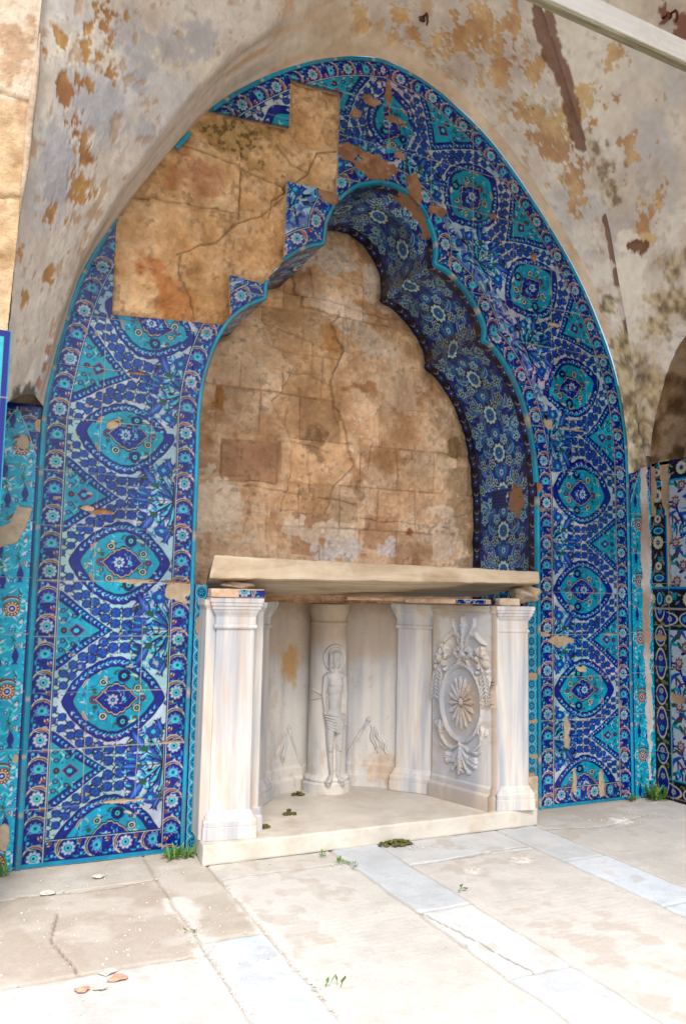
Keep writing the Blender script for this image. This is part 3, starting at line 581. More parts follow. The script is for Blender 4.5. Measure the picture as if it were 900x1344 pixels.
    P = np.stack([Xg - Nz / nn * off, Y2, Zg + Nx / nn * off], -1)
    lost = (Xg > .33) & (Xg < .41) & (Zg > 2.83) & (Zg < 2.965) & (Y2 < .12); kp = ~lost
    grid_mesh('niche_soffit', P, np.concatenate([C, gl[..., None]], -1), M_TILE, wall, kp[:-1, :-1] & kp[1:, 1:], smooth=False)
    # plain ribbed blue tile let into the right jamb
    xs = np.linspace(.245, .455, 60); zs = np.linspace(1.785, 2.015, 70); Y, Z = np.meshgrid(xs, zs); rib = np.sin(Z * 2 * PI / .021)
    C = ramp((rib + 1) / 2 * .8 + .2 * vnoise(Y * 30, Z * 30, 1), [(0, (.006, .035, .16)), (1, (.012, .11, .34))])
    ck = np.hypot((Y - .225) / .075, (Z - 1.80) / .085) + (fbm(Y * 20 + 3, Z * 20, 4, 4) - .5) * 1.6 > 1
    grid_mesh('inset_tile', np.stack([2.060 - .0015 * rib, Y, Z], -1), C, M_TILE, wall, (ck[:-1, :-1] & ck[1:, 1:]), smooth=True, lip=(.006, 0, 0))
    # niche rear wall: masonry under broken plaster
    g = .005; xs = np.arange(-.02, 2.09, g); zs = np.arange(.0, 3.56, g); X, Z = np.meshgrid(xs, zs)
    keep = in_poly(X, Z, [(p[0] * 1.0, p[1]) for p in np.vstack([CUSP])]) | (Z < 1.75) | (line_d(X, Z, CUSP) < .012)
    keep &= Z > 1.0
    n1 = fbm(X * 3.2, Z * 3.2, 3, 6); n2 = fbm(X * 12, Z * 12, 4, 5); n3 = fbm(X * 38, Z * 38, 5, 4)
    C = ramp(n1 * .5 + n2 * .5, [(.28, (.42, .28, .17)), (.42, (.54, .39, .26)), (.54, (.63, .49, .35)), (.72, (.72, .60, .46))])
    C = mixc(C, (.70, .63, .54), .6 * sstep(.57, .68, n1 * .4 + n3 * .6))
    wob = .09 * (fbm(X * 6, Z * 6, 6, 6, .6) - .5)
    # plaster sheets (left, right) leave a bare band in the middle
    barep = [(.42, 3.02), (.55, 2.86), (.60, 2.70), (.74, 2.60), (.66, 2.42), (.60, 2.36), (.74, 2.22), (.74, 1.95), (.70, 1.72), (1.0, 1.72), (1.05, 1.90), (1.16, 2.0), (1.12, 2.20), (1.03, 2.38), (1.0, 2.55), (1.08, 2.75), (.98, 2.90), (1.06, 2.98), (.80, 3.0), (.70, 3.2), (.5, 3.1)]
    bare = in_poly(X + wob, Z + wob, barep); bsm = bare.astype(float)
    blk = (np.floor((X + .13 * (np.floor(Z / .27) % 2)) / .27) * 7 + np.floor(Z / .27) * 13); tone = vnoise(blk * 1.37, blk * .61, 2)
    C = mixc(C, ramp(tone, [(.2, (.48, .32, .18)), (.8, (.60, .43, .26))]) * (.75 + .5 * n2)[..., None], bsm * .6)
    for (x0, z0, x1, z1), cc in (((.30, 1.87, .665, 2.12), (.42, .27, .18)), ((.76, 1.45, 1.02, 1.7), (.46, .31, .21)), ((1.25, 1.50, 1.5, 1.72), (.44, .30, .20)), ((1.02, 1.66, 1.2, 1.82), (.50, .40, .28))):
        mk = ((X + .3 * wob > x0) & (X + .3 * wob < x1) & (Z - .3 * wob > z0) & (Z - .3 * wob < z1)).astype(float); C = mixc(C, cc, mk * .75)
    for cx_, cz_, rx, rz, cc, s in ((1.32, 3.20, .15, .12, (.68, .64, .60), .7), (1.13, 3.02, .16, .10, (.66, .60, .54), .6), (.98, 3.33, .15, .08, (.62, .60, .57), .6), (.20, 1.72, .20, .14, (.74, .68, .58), .85), (1.06, 1.50, .13, .11, (.64, .64, .65), .9), (.95, 1.60, .20, .07, (.72, .66, .56), .8), (1.44, 1.50, .06, .08, (.62, .63, .66), .8), (1.85, 1.62, .12, .16, (.66, .60, .52), .6), (1.72, 2.1, .2, .14, (.62, .52, .38), .5), (1.30, 2.86, .13, .1, (.62, .58, .52), .6), (.40, 2.55, .2, .2, (.60, .50, .38), .5), (1.5, 2.6, .2, .15, (.62, .53, .42), .5)):
        mk = sstep(1.08, .9, np.hypot((X - cx_) / rx, (Z - cz_) / rz) + (fbm(X * 11, Z * 11, 7, 5) - .5) * 2.2); C = mixc(C, cc, mk * s)
    for cx_, cz_, rx, rz, cc, s in ((.91, 2.16, .10, .12, (.16, .09, .05), .6), (.29, 2.34, .035, .08, (.40, .22, .08), .9), (1.24, 2.53, .12, .05, (.36, .20, .10), .8), (1.40, 2.08, .16, .07, (.40, .24, .12), .6), (1.92, 2.21, .05, .10, (.08, .07, .03), .8), (1.58, 1.62, .035, .035, (.28, .12, .06), .9), (1.20, 1.90, .05, .12, (.34, .19, .09), .6), (1.0, 2.8, .06, .1, (.48, .27, .10), .7), (1.98, 1.9, .10, .5, (.22, .17, .09), .5), (1.88, 2.35, .14, .2, (.30, .22, .12), .5), (1.35, 3.05, .06, .05, (.45, .26, .12), .8)):
        mk = sstep(1.1, .6, np.hypot((X - cx_) / rx, (Z - cz_) / rz) + (fbm(X * 15, Z * 15, 2, 5) - .5) * 2.0); C = mixc(C, cc, mk * s)
    crk = np.zeros_like(X)
    for pts, wd in (([(.87, 2.07), (.88, 1.81)], .012), ([(.72, 2.36), (.73, 2.14), (.99, 2.10)], .006), ([(.73, 2.14), (.66, 2.13), (.66, 1.87), (.3, 1.87), (.3, 2.1)], .006), ([(.88, 2.77), (.89, 2.55)], .008), ([(.63, 2.84), (.95, 2.76), (1.15, 2.76)], .006), ([(.62, 2.58), (.9, 2.56), (1.02, 2.52)], .005), ([(1.03, 2.38), (1.0, 2.55), (1.08, 2.75)], .005), ([(1.03, 2.38), (1.08, 2.25)], .004), ([(.86, 3.25), (.86, 3.05)], .006), ([(1.1, 3.05), (1.12, 2.8)], .006), ([(.55, 3.1), (1.4, 3.02)], .005), ([(.3, 1.86), (1.2, 1.78)], .004), ([(.6, 1.75), (.62, 1.4)], .005), ([(1.2, 1.7), (1.9, 1.65)], .004), ([(1.3, 2.2), (1.28, 2.0)], .008), ([(.48, 1.78), (.47, 1.55)], .006), ([(.1, 1.68), (.1, 1.58)], .012)):
        crk = np.maximum(crk, sstep(wd, wd * .3, line_d(X + .6 * wob, Z - .6 * wob, pts) * (.2 + 1.7 * n2)))
    for hx, hz, r in ((1.242, 2.097, .022), (1.215, 1.90, .03), (.52, 1.79, .012), (1.26, 1.45, .02), (.47, 1.5, .01), (1.53, 2.69, .014), (.86, 3.15, .014), (.80, 2.48, .01), (1.02, 2.83, .012)):
        crk = np.maximum(crk, sstep(1.1, .7, np.hypot(X - hx, Z - hz) / r + (n3 - .5)))
    fz = Z / .27; fx = (X + .13 * (np.floor(Z / .27) % 2)) / .27; ash = np.maximum(sstep(.030, .008, np.abs(fz - np.round(fz)) + .5 * wob), sstep(.025, .008, np.abs(fx - np.round(fx)) + .5 * wob)) * sstep(.40, .60, fbm(X * 3 + 5, Z * 3, 1, 4) + .15 * bsm); C = mixc(C, (.30, .19, .10), ash * .55); crk = np.maximum(crk, ash * .5)
    C *= (.86 + .28 * tone)[..., None]
    C *= np.array([1.16, 1.04, .94])
    C *= (.72 + .56 * fbm(X * 5, Z * 5, 6, 6, .65))[..., None]
    edge_b = np.abs(np.gradient(bsm, axis=0)) + np.abs(np.gradient(bsm, axis=1)); C = mixc(C, (.20, .12, .06), np.clip(edge_b, 0, 1) * .35)
    C = mixc(C, (.16, .10, .05), np.clip(crk - .5 * ash, 0, 1) * .2); C = mixc(C, (.22, .14, .07), .4 * sstep(.60, .70, n3 * .6 + n2 * .4))
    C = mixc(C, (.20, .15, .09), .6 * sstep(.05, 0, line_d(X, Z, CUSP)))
    Yd = D - .03 * (n1 - .5) - .028 * (n2 - .5) - .010 * (n3 - .5) + .020 * bsm + .012 * crk - .012 * (tone - .5)
    P = np.stack([X, Yd, Z], -1); fm = keep[:-1, :-1] & keep[:-1, 1:] & keep[1:, 1:] & keep[1:, :-1]
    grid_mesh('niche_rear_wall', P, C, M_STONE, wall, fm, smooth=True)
    # turquoise infill strips low in the jambs, and mortar under the right one
    ch = draw_chain()
    for x0, x1, z0, z1, br in ((.003, .072, .0, 1.245, ((.045, 1.045, .03, .07),)), (1.985, 2.062, .19, 1.245, ((2.03, .76, .05, .02), (2.03, .50, .05, .01), (2.0, .19, .04, .03), (2.05, .30, .04, .01)))):
        xs = np.arange(x0, x1, .0025); zs = np.arange(z0, z1, .0025); X, Z = np.meshgrid(xs, zs); C = ch.sample(np.clip(X - x0, 0, .069), Z); gl = np.ones_like(X)
        t = np.floor(Z / .25); C = C * (1 + .3 * (vnoise(t * 3.1 + x0, t * 1.3, 3) - .5))[..., None]
        J = sstep(.003, .001, np.abs(Z - np.round(Z / .25) * .25)); C = mixc(C, (.5, .45, .38), J * .8); ns = fbm(X * 25, Z * 25, 3, 4) - .5
        e = np.minimum(X - x0, x1 - X) < .006; C[e] = COB
        for cx_, cz_, rx, rz in br: mk = sstep(1.05, .95, np.hypot((X - cx_) / rx, (Z - cz_) / rz) + ns * 1.4); C = mixc(C, (.55, .40, .28), mk); gl *= 1 - mk
        grid_mesh('infill_tiles', np.stack([X, np.full_like(X, .004), Z], -1), np.concatenate([C, gl[..., None]], -1), M_TILE, wall, smooth=False, lip=(0, .03, 0))
    b = MB(); b.box((-1.05, .10, 2.2), (.78, .10, .7)); b.box((-1.12, .10, 3.9), (.6, .10, 3.0)); b.box((2.92, .10, 2.3), (.36, .10, .6)); b.build('rubble_core', M_MORTAR, wall)
    b = MB(); b.box((2.02, .05, .09), (.086, .1, .2), bev=.01); b.build('mortar_fill', M_MORTAR, wall)
tile_wall()

# ------------------------------------------------------------------ vault over the wall
V_T = [(-0.731, -0.004, 2.033), (-0.71, -0.004, 2.196), (-0.673, -0.004, 2.382), (-0.6, -0.004, 2.689), (-0.466, -0.004, 2.97), (-0.324, -0.004, 3.217), (-0.182, -0.004, 3.444), (0.005, -0.004, 3.709), (0.246, -0.004, 3.928), (0.504, -0.004, 4.1), (0.731, -0.004, 4.207), (0.922, -0.004, 4.263), (1.07, -0.004, 4.262), (1.274, -0.004, 4.216), (1.486, -0.004, 4.125), (1.706, -0.004, 3.991), (1.932, -0.004, 3.794), (2.164, -0.004, 3.536), (2.355, -0.004, 3.302), (2.525, -0.004, 3.032), (2.677, -0.004, 2.705), (2.765, -0.004, 2.317), (2.784, -0.004, 2.013)]
V_A = [(-0.775, -0.1, 2.059), (-0.735, -0.12, 2.233), (-0.679, -0.14, 2.482), (-0.614, -0.16, 2.7), (-0.49, -0.18, 3.002), (-0.33, -0.19, 3.306), (-0.162, -0.2, 3.598), (0.02, -0.2, 3.864), (0.213, -0.2, 4.078), (0.438, -0.2, 4.303), (0.689, -0.16, 4.375), (0.941, -0.1, 4.374), (1.126, -0.06, 4.35), (1.322, -0.04, 4.283), (1.528, -0.035, 4.175), (1.742, -0.035, 4.031), (1.969, -0.035, 3.836), (2.202, -0.035, 3.574), (2.393, -0.035, 3.336), (2.562, -0.035, 3.057), (2.708, -0.035, 2.725), (2.794, -0.03, 2.334), (2.816, -0.02, 2.023)]
V_E = [(-0.903, -0.3, 1.968), (-0.909, -0.38, 2.203), (-0.908, -0.45, 2.436), (-0.9, -0.5, 2.641), (-0.891, -0.55, 2.938), (-0.879, -0.55, 3.298), (-0.872, -0.55, 3.531), (-0.863, -0.55, 3.803), (-0.732, -0.55, 4.201), (-0.463, -0.55, 4.646), (-0.058, -0.55, 5.152), (0.75, -0.62, 5.1), (1.421, -0.679, 4.696), (1.572, -0.611, 4.498), (1.749, -0.531, 4.346), (1.918, -0.455, 4.15), (2.124, -0.363, 3.911), (2.323, -0.273, 3.672), (2.462, -0.21, 3.488), (2.581, -0.157, 3.188), (2.724, -0.093, 2.837), (2.843, -0.039, 2.343), (2.926, -0.002, 2.074)]
V_G = V_E[:11:-1]
V_R = [(2.98, 0.004, 2.139), (2.98, -0.034, 2.359), (2.98, -0.182, 2.726), (2.98, -0.307, 2.865), (2.98, -0.539, 3.033), (2.98, -0.685, 3.401), (2.98, -0.771, 3.643), (2.98, -0.832, 3.938), (2.98, -0.893, 4.231), (2.98, -0.953, 4.52), (2.98, -1.016, 4.897)]
OCHRE = (.48, .25, .07); OCHD = (.34, .14, .04)
def blobs(P, pts, rad, nz, amp=1.3, soft=.06):
    m = np.zeros(P.shape[:2])
    for i, p in enumerate(pts):
        r = rad[i % len(rad)]; d = np.sqrt(((P - np.array(p[:3])) ** 2).sum(-1)) / r; m = np.maximum(m, sstep(1 + soft, 1 - soft, d + (nz - .5) * amp * 2))
    return m
def pline3(P, pts, wd, nz):
    d = np.full(P.shape[:2], 1e9)
    for a, b in zip(pts[:-1], pts[1:]):
        a = np.array(a); b = np.array(b); ab = b - a; t = np.clip(((P - a) @ ab) / (ab @ ab), 0, 1); d = np.minimum(d, np.linalg.norm(P - a - t[..., None] * ab, axis=-1))
    return sstep(wd * 1.05, wd * .9, d + (nz - .5) * wd * 1.6)
def normals(P):
    N = np.cross(np.gradient(P, axis=1), np.gradient(P, axis=0)); return N / (np.linalg.norm(N, axis=-1, keepdims=True) + 1e-12)
def plaster_colour(S, T, P):
    n1 = fbm(S * 1.6, T * 1.6, 1, 6); n2 = fbm(S * 7, T * 7, 2, 6); n3 = fbm(S * 26, T * 26, 3, 4)
    C = ramp(n1 * .55 + n2 * .45, [(.26, (.44, .36, .30)), (.42, (.58, .51, .44)), (.56, (.68, .62, .54)), (.75, (.74, .70, .62))])
    C = mixc(C, (.46, .46, .50), .5 * sstep(.52, .66, fbm(S * 2.2 + 7, T * 2.2, 4, 6)))
    C = mixc(C, (.55, .42, .32), .2 * sstep(.5, .68, fbm(S * 3.1, T * 3.1 + 5, 5, 6)))
    C = mixc(C, (.30, .22, .16), .35 * sstep(.60, .72, n3 * .5 + n2 * .5))
    return C, n1, n2, n3
def vault():
    vt = empty('vaulted_ceiling', (1, -.6, 4.5), 'peeling whitewashed plaster vault with ochre flakes curving out over the tiled arch', 'vault')
    T, A, E = [catmull(q, 24) for q in (V_T, V_A, V_E)]
    n = len(T); q1 = np.linspace(0, 1, 16); q2 = np.linspace(0, 1, 130)[1:]
    bulge = np.sin(q2 * PI)[None, :, None]
    W = A[:, None] * (1 - q2[None, :, None]) + E[:, None] * q2[None, :, None]
    row = np.linspace(0, 22, n); lf = sstep(10, 8, row)
    W = W + bulge * np.array([.03, .02, .05]) * lf[:, None, None] * .6
    B = T[:, None] * (1 - q1[None, :, None]) + A[:, None] * q1[None, :, None]
    P = np.concatenate([B, W], 1)
    # soften the arris
    for _ in range(6): P[:, 9:24] = .5 * P[:, 9:24] + .25 * (P[:, 8:23] + P[:, 10:25])
    Sx = np.r_[0, np.cumsum(np.linalg.norm(np.diff(.5 * (A + E), axis=0), axis=1))][:, None] * np.ones(P.shape[1])[None]
    Tx = np.c_[np.zeros(n), np.cumsum(np.linalg.norm(np.diff(P, axis=1), axis=2), 1)]
    S = np.abs(P[..., 0] - 1) - .75 * P[..., 1] + 5; Tt = P[..., 2] - .75 * P[..., 1]
    C, n1, n2, n3 = plaster_colour(S, Tt, P)
    left = (lf[:, None] * np.ones(P.shape[1])[None]); colx = np.r_[q1, 1 + q2][None, :] * np.ones(n)[:, None]
    nb = .5 * fbm(S * 9, Tt * 8, 6, 5, .6) + .5 * fbm(S * 30, Tt * 26, 3, 5, .6)
    C = mixc(C, (.36, .37, .42), .6 * blobs(P, [(-.6, -.38, 3.34), (-.5, -.39, 3.68), (-.76, -.44, 3.03), (-.27, -.29, 3.75), (-.15, -.27, 3.85), (-.75, -.4, 2.88), (-.67, -.42, 3.34), (-.44, -.34, 3.56), (-.37, -.23, 3.35)], [.16, .12, .10, .08, .09, .08, .13, .10, .06], nb, 1.2, .25))
    # reveal band: tan, streaked on the left; bare fillet on the right
    band = sstep(1.0, .8, colx); streak = fbm(Sx * 2, Tx * 30, 5, 4)
    C = mixc(C, ramp(streak, [(.3, (.40, .32, .25)), (.55, (.52, .44, .36)), (.7, (.60, .53, .46))]), band * left * .8)
    C = mixc(C, (.50, .26, .09), band * sstep(.55, .68, fbm(Sx * 3, Tx * 18, 2, 5)) * sstep(5, 8, row)[:, None] * .5)
    C = mixc(C, ramp(n2, [(.3, (.48, .36, .25)), (.7, (.62, .50, .37))]), sstep(1.02, .98, colx + (nb - .5) * .05) * (1 - left) * .95)
    up_ = (n2 - .5)
    och1 = [(-.61, -.43, 3.67), (-.58, -.43, 3.72), (-.63, -.43, 3.55), (-.61, -.42, 3.52), (-.57, -.39, 3.49), (-.7, -.45, 3.38), (-.74, -.45, 3.25), (-.66, -.38, 3.15), (-.64, -.35, 3.09), (-.69, -.41, 3.19), (-.66, -.33, 2.96), (-.64, -.32, 2.98), (-.76, -.38, 2.78), (-.88, -.46, 2.57), (-.75, -.28, 2.55), (-.75, -.47, 3.31), (-.78, -.5, 3.48), (-.84, -.53, 3.39), (-.86, -.37, 2.41), (-.64, -.41, 3.38), (-.68, -.42, 3.60), (-.66, -.44, 3.50)]
    m = blobs(P, och1, [.06, .05, .06, .045, .04, .03, .045, .065, .06, .05, .05, .045, .045, .03, .025, .03, .03, .025, .025, .025, .045, .045], nb, 3.4, .10)
    C = mixc(C, ramp(n2, [(.35, OCHD), (.6, OCHRE)]), m * .9); ochre = m
    och2 = [(1.02, -.16, 4.45), (1.11, -.13, 4.4), (1.26, -.14, 4.36), (1.36, -.2, 4.36), (1.4, -.32, 4.41), (1.5, -.29, 4.34), (1.56, -.46, 4.41), (1.6, -.24, 4.26), (1.55, -.12, 4.22), (1.84, -.2, 4.06), (1.91, -.28, 4.04), (1.98, -.33, 4.01), (1.99, -.23, 3.95), (2.08, -.22, 3.86), (2.16, -.26, 3.81), (2.16, -.18, 3.75), (2.27, -.17, 3.63), (2.24, -.2, 3.68), (1.76, -.37, 4.23), (1.64, -.21, 4.21), (1.01, -.08, 4.37), (.77, -.14, 4.38)]
    m = blobs(P, och2, [.045, .05, .045, .06, .09, .08, .06, .06, .05, .06, .07, .05, .065, .06, .055, .05, .05, .05, .035, .04, .035, .05], nb, 3.6, .12)
    C = mixc(C, ramp(n2, [(.35, (.42, .21, .08)), (.6, (.58, .38, .16))]), m * .85); ochre = np.maximum(ochre, m)
    m = sstep(.63, .68, fbm(S * 12, Tt * 12, 7, 6, .6)) * (1 - band); C = mixc(C, (.48, .28, .13), m * .55); ochre = np.maximum(ochre, m * .7)
    rb = (.20, .10, .065)
    stripe = np.maximum(pline3(P, [(1.65, -.56, 4.42), (1.74, -.49, 4.33), (1.83, -.47, 4.24), (1.94, -.45, 4.13), (2.02, -.39, 4.02), (2.14, -.34, 3.88)], .045, nb), pline3(P, [(2.42, -.22, 3.55), (2.51, -.18, 3.37), (2.59, -.14, 3.15), (2.69, -.11, 2.93)], .022, nb))
    C = mixc(C, rb, stripe * .9)
    C = mixc(C, (.68, .63, .55), .8 * blobs(P, [(2.62, -.12, 3.06), (2.37, -.11, 3.46), (2.50, -.10, 3.25)], [.10, .08, .07], nb, 1.2))
    dirt = blobs(P, [(2.58, -.07, 3.07), (2.69, -.06, 2.84), (2.78, -.05, 2.65), (2.79, -.04, 2.48), (2.84, -.03, 2.30), (2.88, -.01, 2.1)], [.05, .08, .12, .13, .14, .15], nb, 1.6, .3)
    C = mixc(C, ramp(n3 * .6 + n2 * .4, [(.35, (.10, .07, .03)), (.5, (.28, .21, .10)), (.62, (.50, .40, .24))]), dirt * .85)
    dk = blobs(P, [(-.80, -.16, 2.03), (-.87, -.22, 2.0)], [.07, .06], nb, 1.0, .3); C = mixc(C, (.05, .04, .03), dk * .85)
    br = blobs(P, [(-.745, -.11, 2.20), (-.77, -.11, 2.12), (-.735, -.12, 2.27)], [.035, .03, .03], nb, 1.5); C = mixc(C, (.42, .20, .11), br * .8)
    wob = nb
    crk = np.maximum.reduce([pline3(P, p, .004, nb) for p in ([(1.03, -.02, 4.27), (1.06, -.2, 4.4), (1.1, -.4, 4.7)], [(2.30, -.15, 3.56), (2.42, -.2, 3.45), (2.5, -.19, 3.42)], [(-.62, -.25, 2.9), (-.75, -.4, 2.95), (-.85, -.5, 3.0)], [(-.3, -.3, 3.5), (-.45, -.4, 3.62), (-.6, -.5, 3.9)], [(1.7, -.05, 4.03), (1.85, -.25, 4.08)])])
    C = mixc(C, (.12, .08, .05), crk * .7)
    N = normals(P); h = .020 * (n1 - .5) + .010 * (n2 - .5) + .002 * (n3 - .5) - .006 * ochre - .012 * stripe + dirt * .03 * (n3 - .5) - .008 * br
    h *= sstep(0, .12, colx)
    s = np.sign((N @ np.array([0, -.5, -1.0])).mean()); P = P + N * h[..., None] * s
    grid_mesh('north_web', P, C, M_PLASTER, vt)
    # right-hand web, up to the groin
    G, R = catmull(V_G, 24), catmull(V_R, 24); q = np.linspace(0, 1, 110)[None, :, None]
    P = G[:, None] * (1 - q) + R[:, None] * q; S = .7 * P[..., 0] - P[..., 1] + 9; Tt = P[..., 2] + 3
    P = P + np.sin(q * PI) * np.array([.02, .03, .04])
    C, n1, n2, n3 = plaster_colour(S, Tt, P); nb = .5 * fbm(S * 9, Tt * 8, 6, 5, .6) + .5 * fbm(S * 30, Tt * 26, 3, 5, .6)
    och3 = [(2.04, -.49, 4.11), (2.1, -.49, 4.07), (2.07, -.42, 4.01), (2.16, -.44, 3.97), (2.15, -.61, 4.24), (2.21, -.56, 4.1), (2.36, -.49, 3.86), (2.41, -.48, 3.8), (2.48, -.53, 3.8), (2.49, -.58, 3.87), (2.6, -.45, 3.56), (2.61, -.38, 3.45), (2.62, -.36, 3.41), (2.59, -.52, 3.66), (2.46, -.68, 4.11), (2.17, -.5, 4.04)]
    m = blobs(P, och3, [.06, .06, .05, .05, .06, .05, .06, .05, .04, .04, .07, .06, .05, .04, .04, .04] , nb, 2.6, .03); C = mixc(C, ramp(n2, [(.35, (.42, .21, .08)), (.6, (.58, .38, .16))]), m * .85); ochre = m
    rough = blobs(P, [(2.2, -.35, 3.84), (2.28, -.32, 3.74), (2.35, -.3, 3.67), (2.35, -.26, 3.6), (2.14, -.35, 3.92)], [.10, .11, .11, .08, .06], nb, 1.3, .15); C = mixc(C, ramp(n3, [(.35, (.22, .16, .10)), (.5, (.44, .36, .26)), (.65, (.58, .52, .42))]), rough * .9)
    C = mixc(C, (.72, .66, .56), .85 * blobs(P, [(2.65, -.17, 3.1), (2.6, -.19, 3.23), (2.77, -.13, 2.9), (2.55, -.25, 3.4)], [.12, .12, .07, .07], nb, 1.1))
    hole = blobs(P, [(2.61, -.30, 3.35), (2.59, -.28, 3.37)], [.05, .04], nb, 1.2); C = mixc(C, (.20, .10, .06), hole)
    dirt = blobs(P, [(2.8, -.1, 2.75), (2.83, -.2, 2.9), (2.89, -.03, 2.33), (2.88, -.09, 2.58), (2.77, -.42, 3.23), (2.87, -.35, 3.03), (2.81, -.29, 3.04), (2.95, -.6, 3.3), (2.97, -.1, 2.5)], [.10, .10, .14, .14, .10, .12, .10, .14, .12], nb, 1.5, .6)
    C = mixc(C, ramp(n3 * .5 + n2 * .5, [(.35, (.09, .06, .03)), (.48, (.26, .17, .08)), (.58, (.44, .32, .16)), (.68, (.55, .46, .30))]), dirt * .85)
    stripe = pline3(P, [(1.70, -.55, 4.42), (1.9, -.46, 4.2), (2.06, -.38, 4.0), (2.14, -.33, 3.88)], .03, nb); C = mixc(C, (.20, .10, .065), stripe * .9)
    stain = blobs(P, [(2.37, -.8, 4.50), (2.50, -.80, 4.45), (2.62, -.78, 4.42), (2.3, -.85, 4.6)], [.05, .07, .06, .08], nb, 1.6); C = mixc(C, (.22, .08, .05), stain * .9)
    crk = np.maximum(pline3(P, [(2.40, -.2, 3.47), (2.48, -.22, 3.45), (2.58, -.31, 3.41), (2.7, -.4, 3.33), (2.78, -.48, 3.31)], .004, nb), pline3(P, [(2.31, -.51, 3.93), (2.42, -.58, 3.93), (2.49, -.63, 3.96), (2.6, -.67, 3.94)], .004, nb)); C = mixc(C, (.10, .06, .04), crk * .8)
    N = normals(P); s = np.sign((N @ np.array([-.6, -.5, -.6])).mean()); h = .02 * (n1 - .5) + .012 * (n2 - .5) + .002 * (n3 - .5) - .006 * ochre + rough * .03 * (n3 - .5) - .02 * hole + dirt * .03 * (n3 - .5)
    h *= np.minimum(sstep(0, .05, q[0, :, 0]), 1)[None]
    grid_mesh('east_web', P + N * h[..., None] * s, C, M_PLASTER, vt)
    # crown of the vault, unseen overhead, carried forward to block sky light
    b = MB(); b.box((1.0, -2.4, 5.42), (4.6, 3.8, .16)); b.build('crown', M_MORTAR, vt)
    # iron hooks
    for k, (p, lab) in enumerate((((1.13, -.2, 4.44), 'rusty iron hook in the plaster just above the crown of the tiled arch'), ((2.37, -.8, 4.47), 'rusty iron hook in the red stain above the white beam'))):
        b = MB(); x, y, z = p; b.tube([(x, y + .06, z + .02), (x, y - .035, z), (x - .005, y - .05, z - .025), (x, y - .045, z - .055), (x + .004, y - .03, z - .065)], [.009, .009, .008, .007, .005]); b.lump((x, y + .01, z), (.02, .012, .02), 3 + k)
        tag(b.build('iron_hook', M_IRON, None, True), lab, 'hook')
vault()

def tie_beam():
    t = empty('tie_beam', (1, -1.2, 3.9), 'white painted beam crossing the top right corner under the vault', 'beam')
    ang = math.atan(.043); c = (.90, -1.176, 3.94)
    b = MB(); b.box(c, (4.3, .046, .110), bev=.004, ry=ang); b.build('board', M_BEAM, t)
    b = MB(); b.box((c[0], c[1] + .004, c[2] - .063), (4.28, .036, .014), ry=ang); b.build('lower_edge', M_BEAMU, t)
tie_beam()

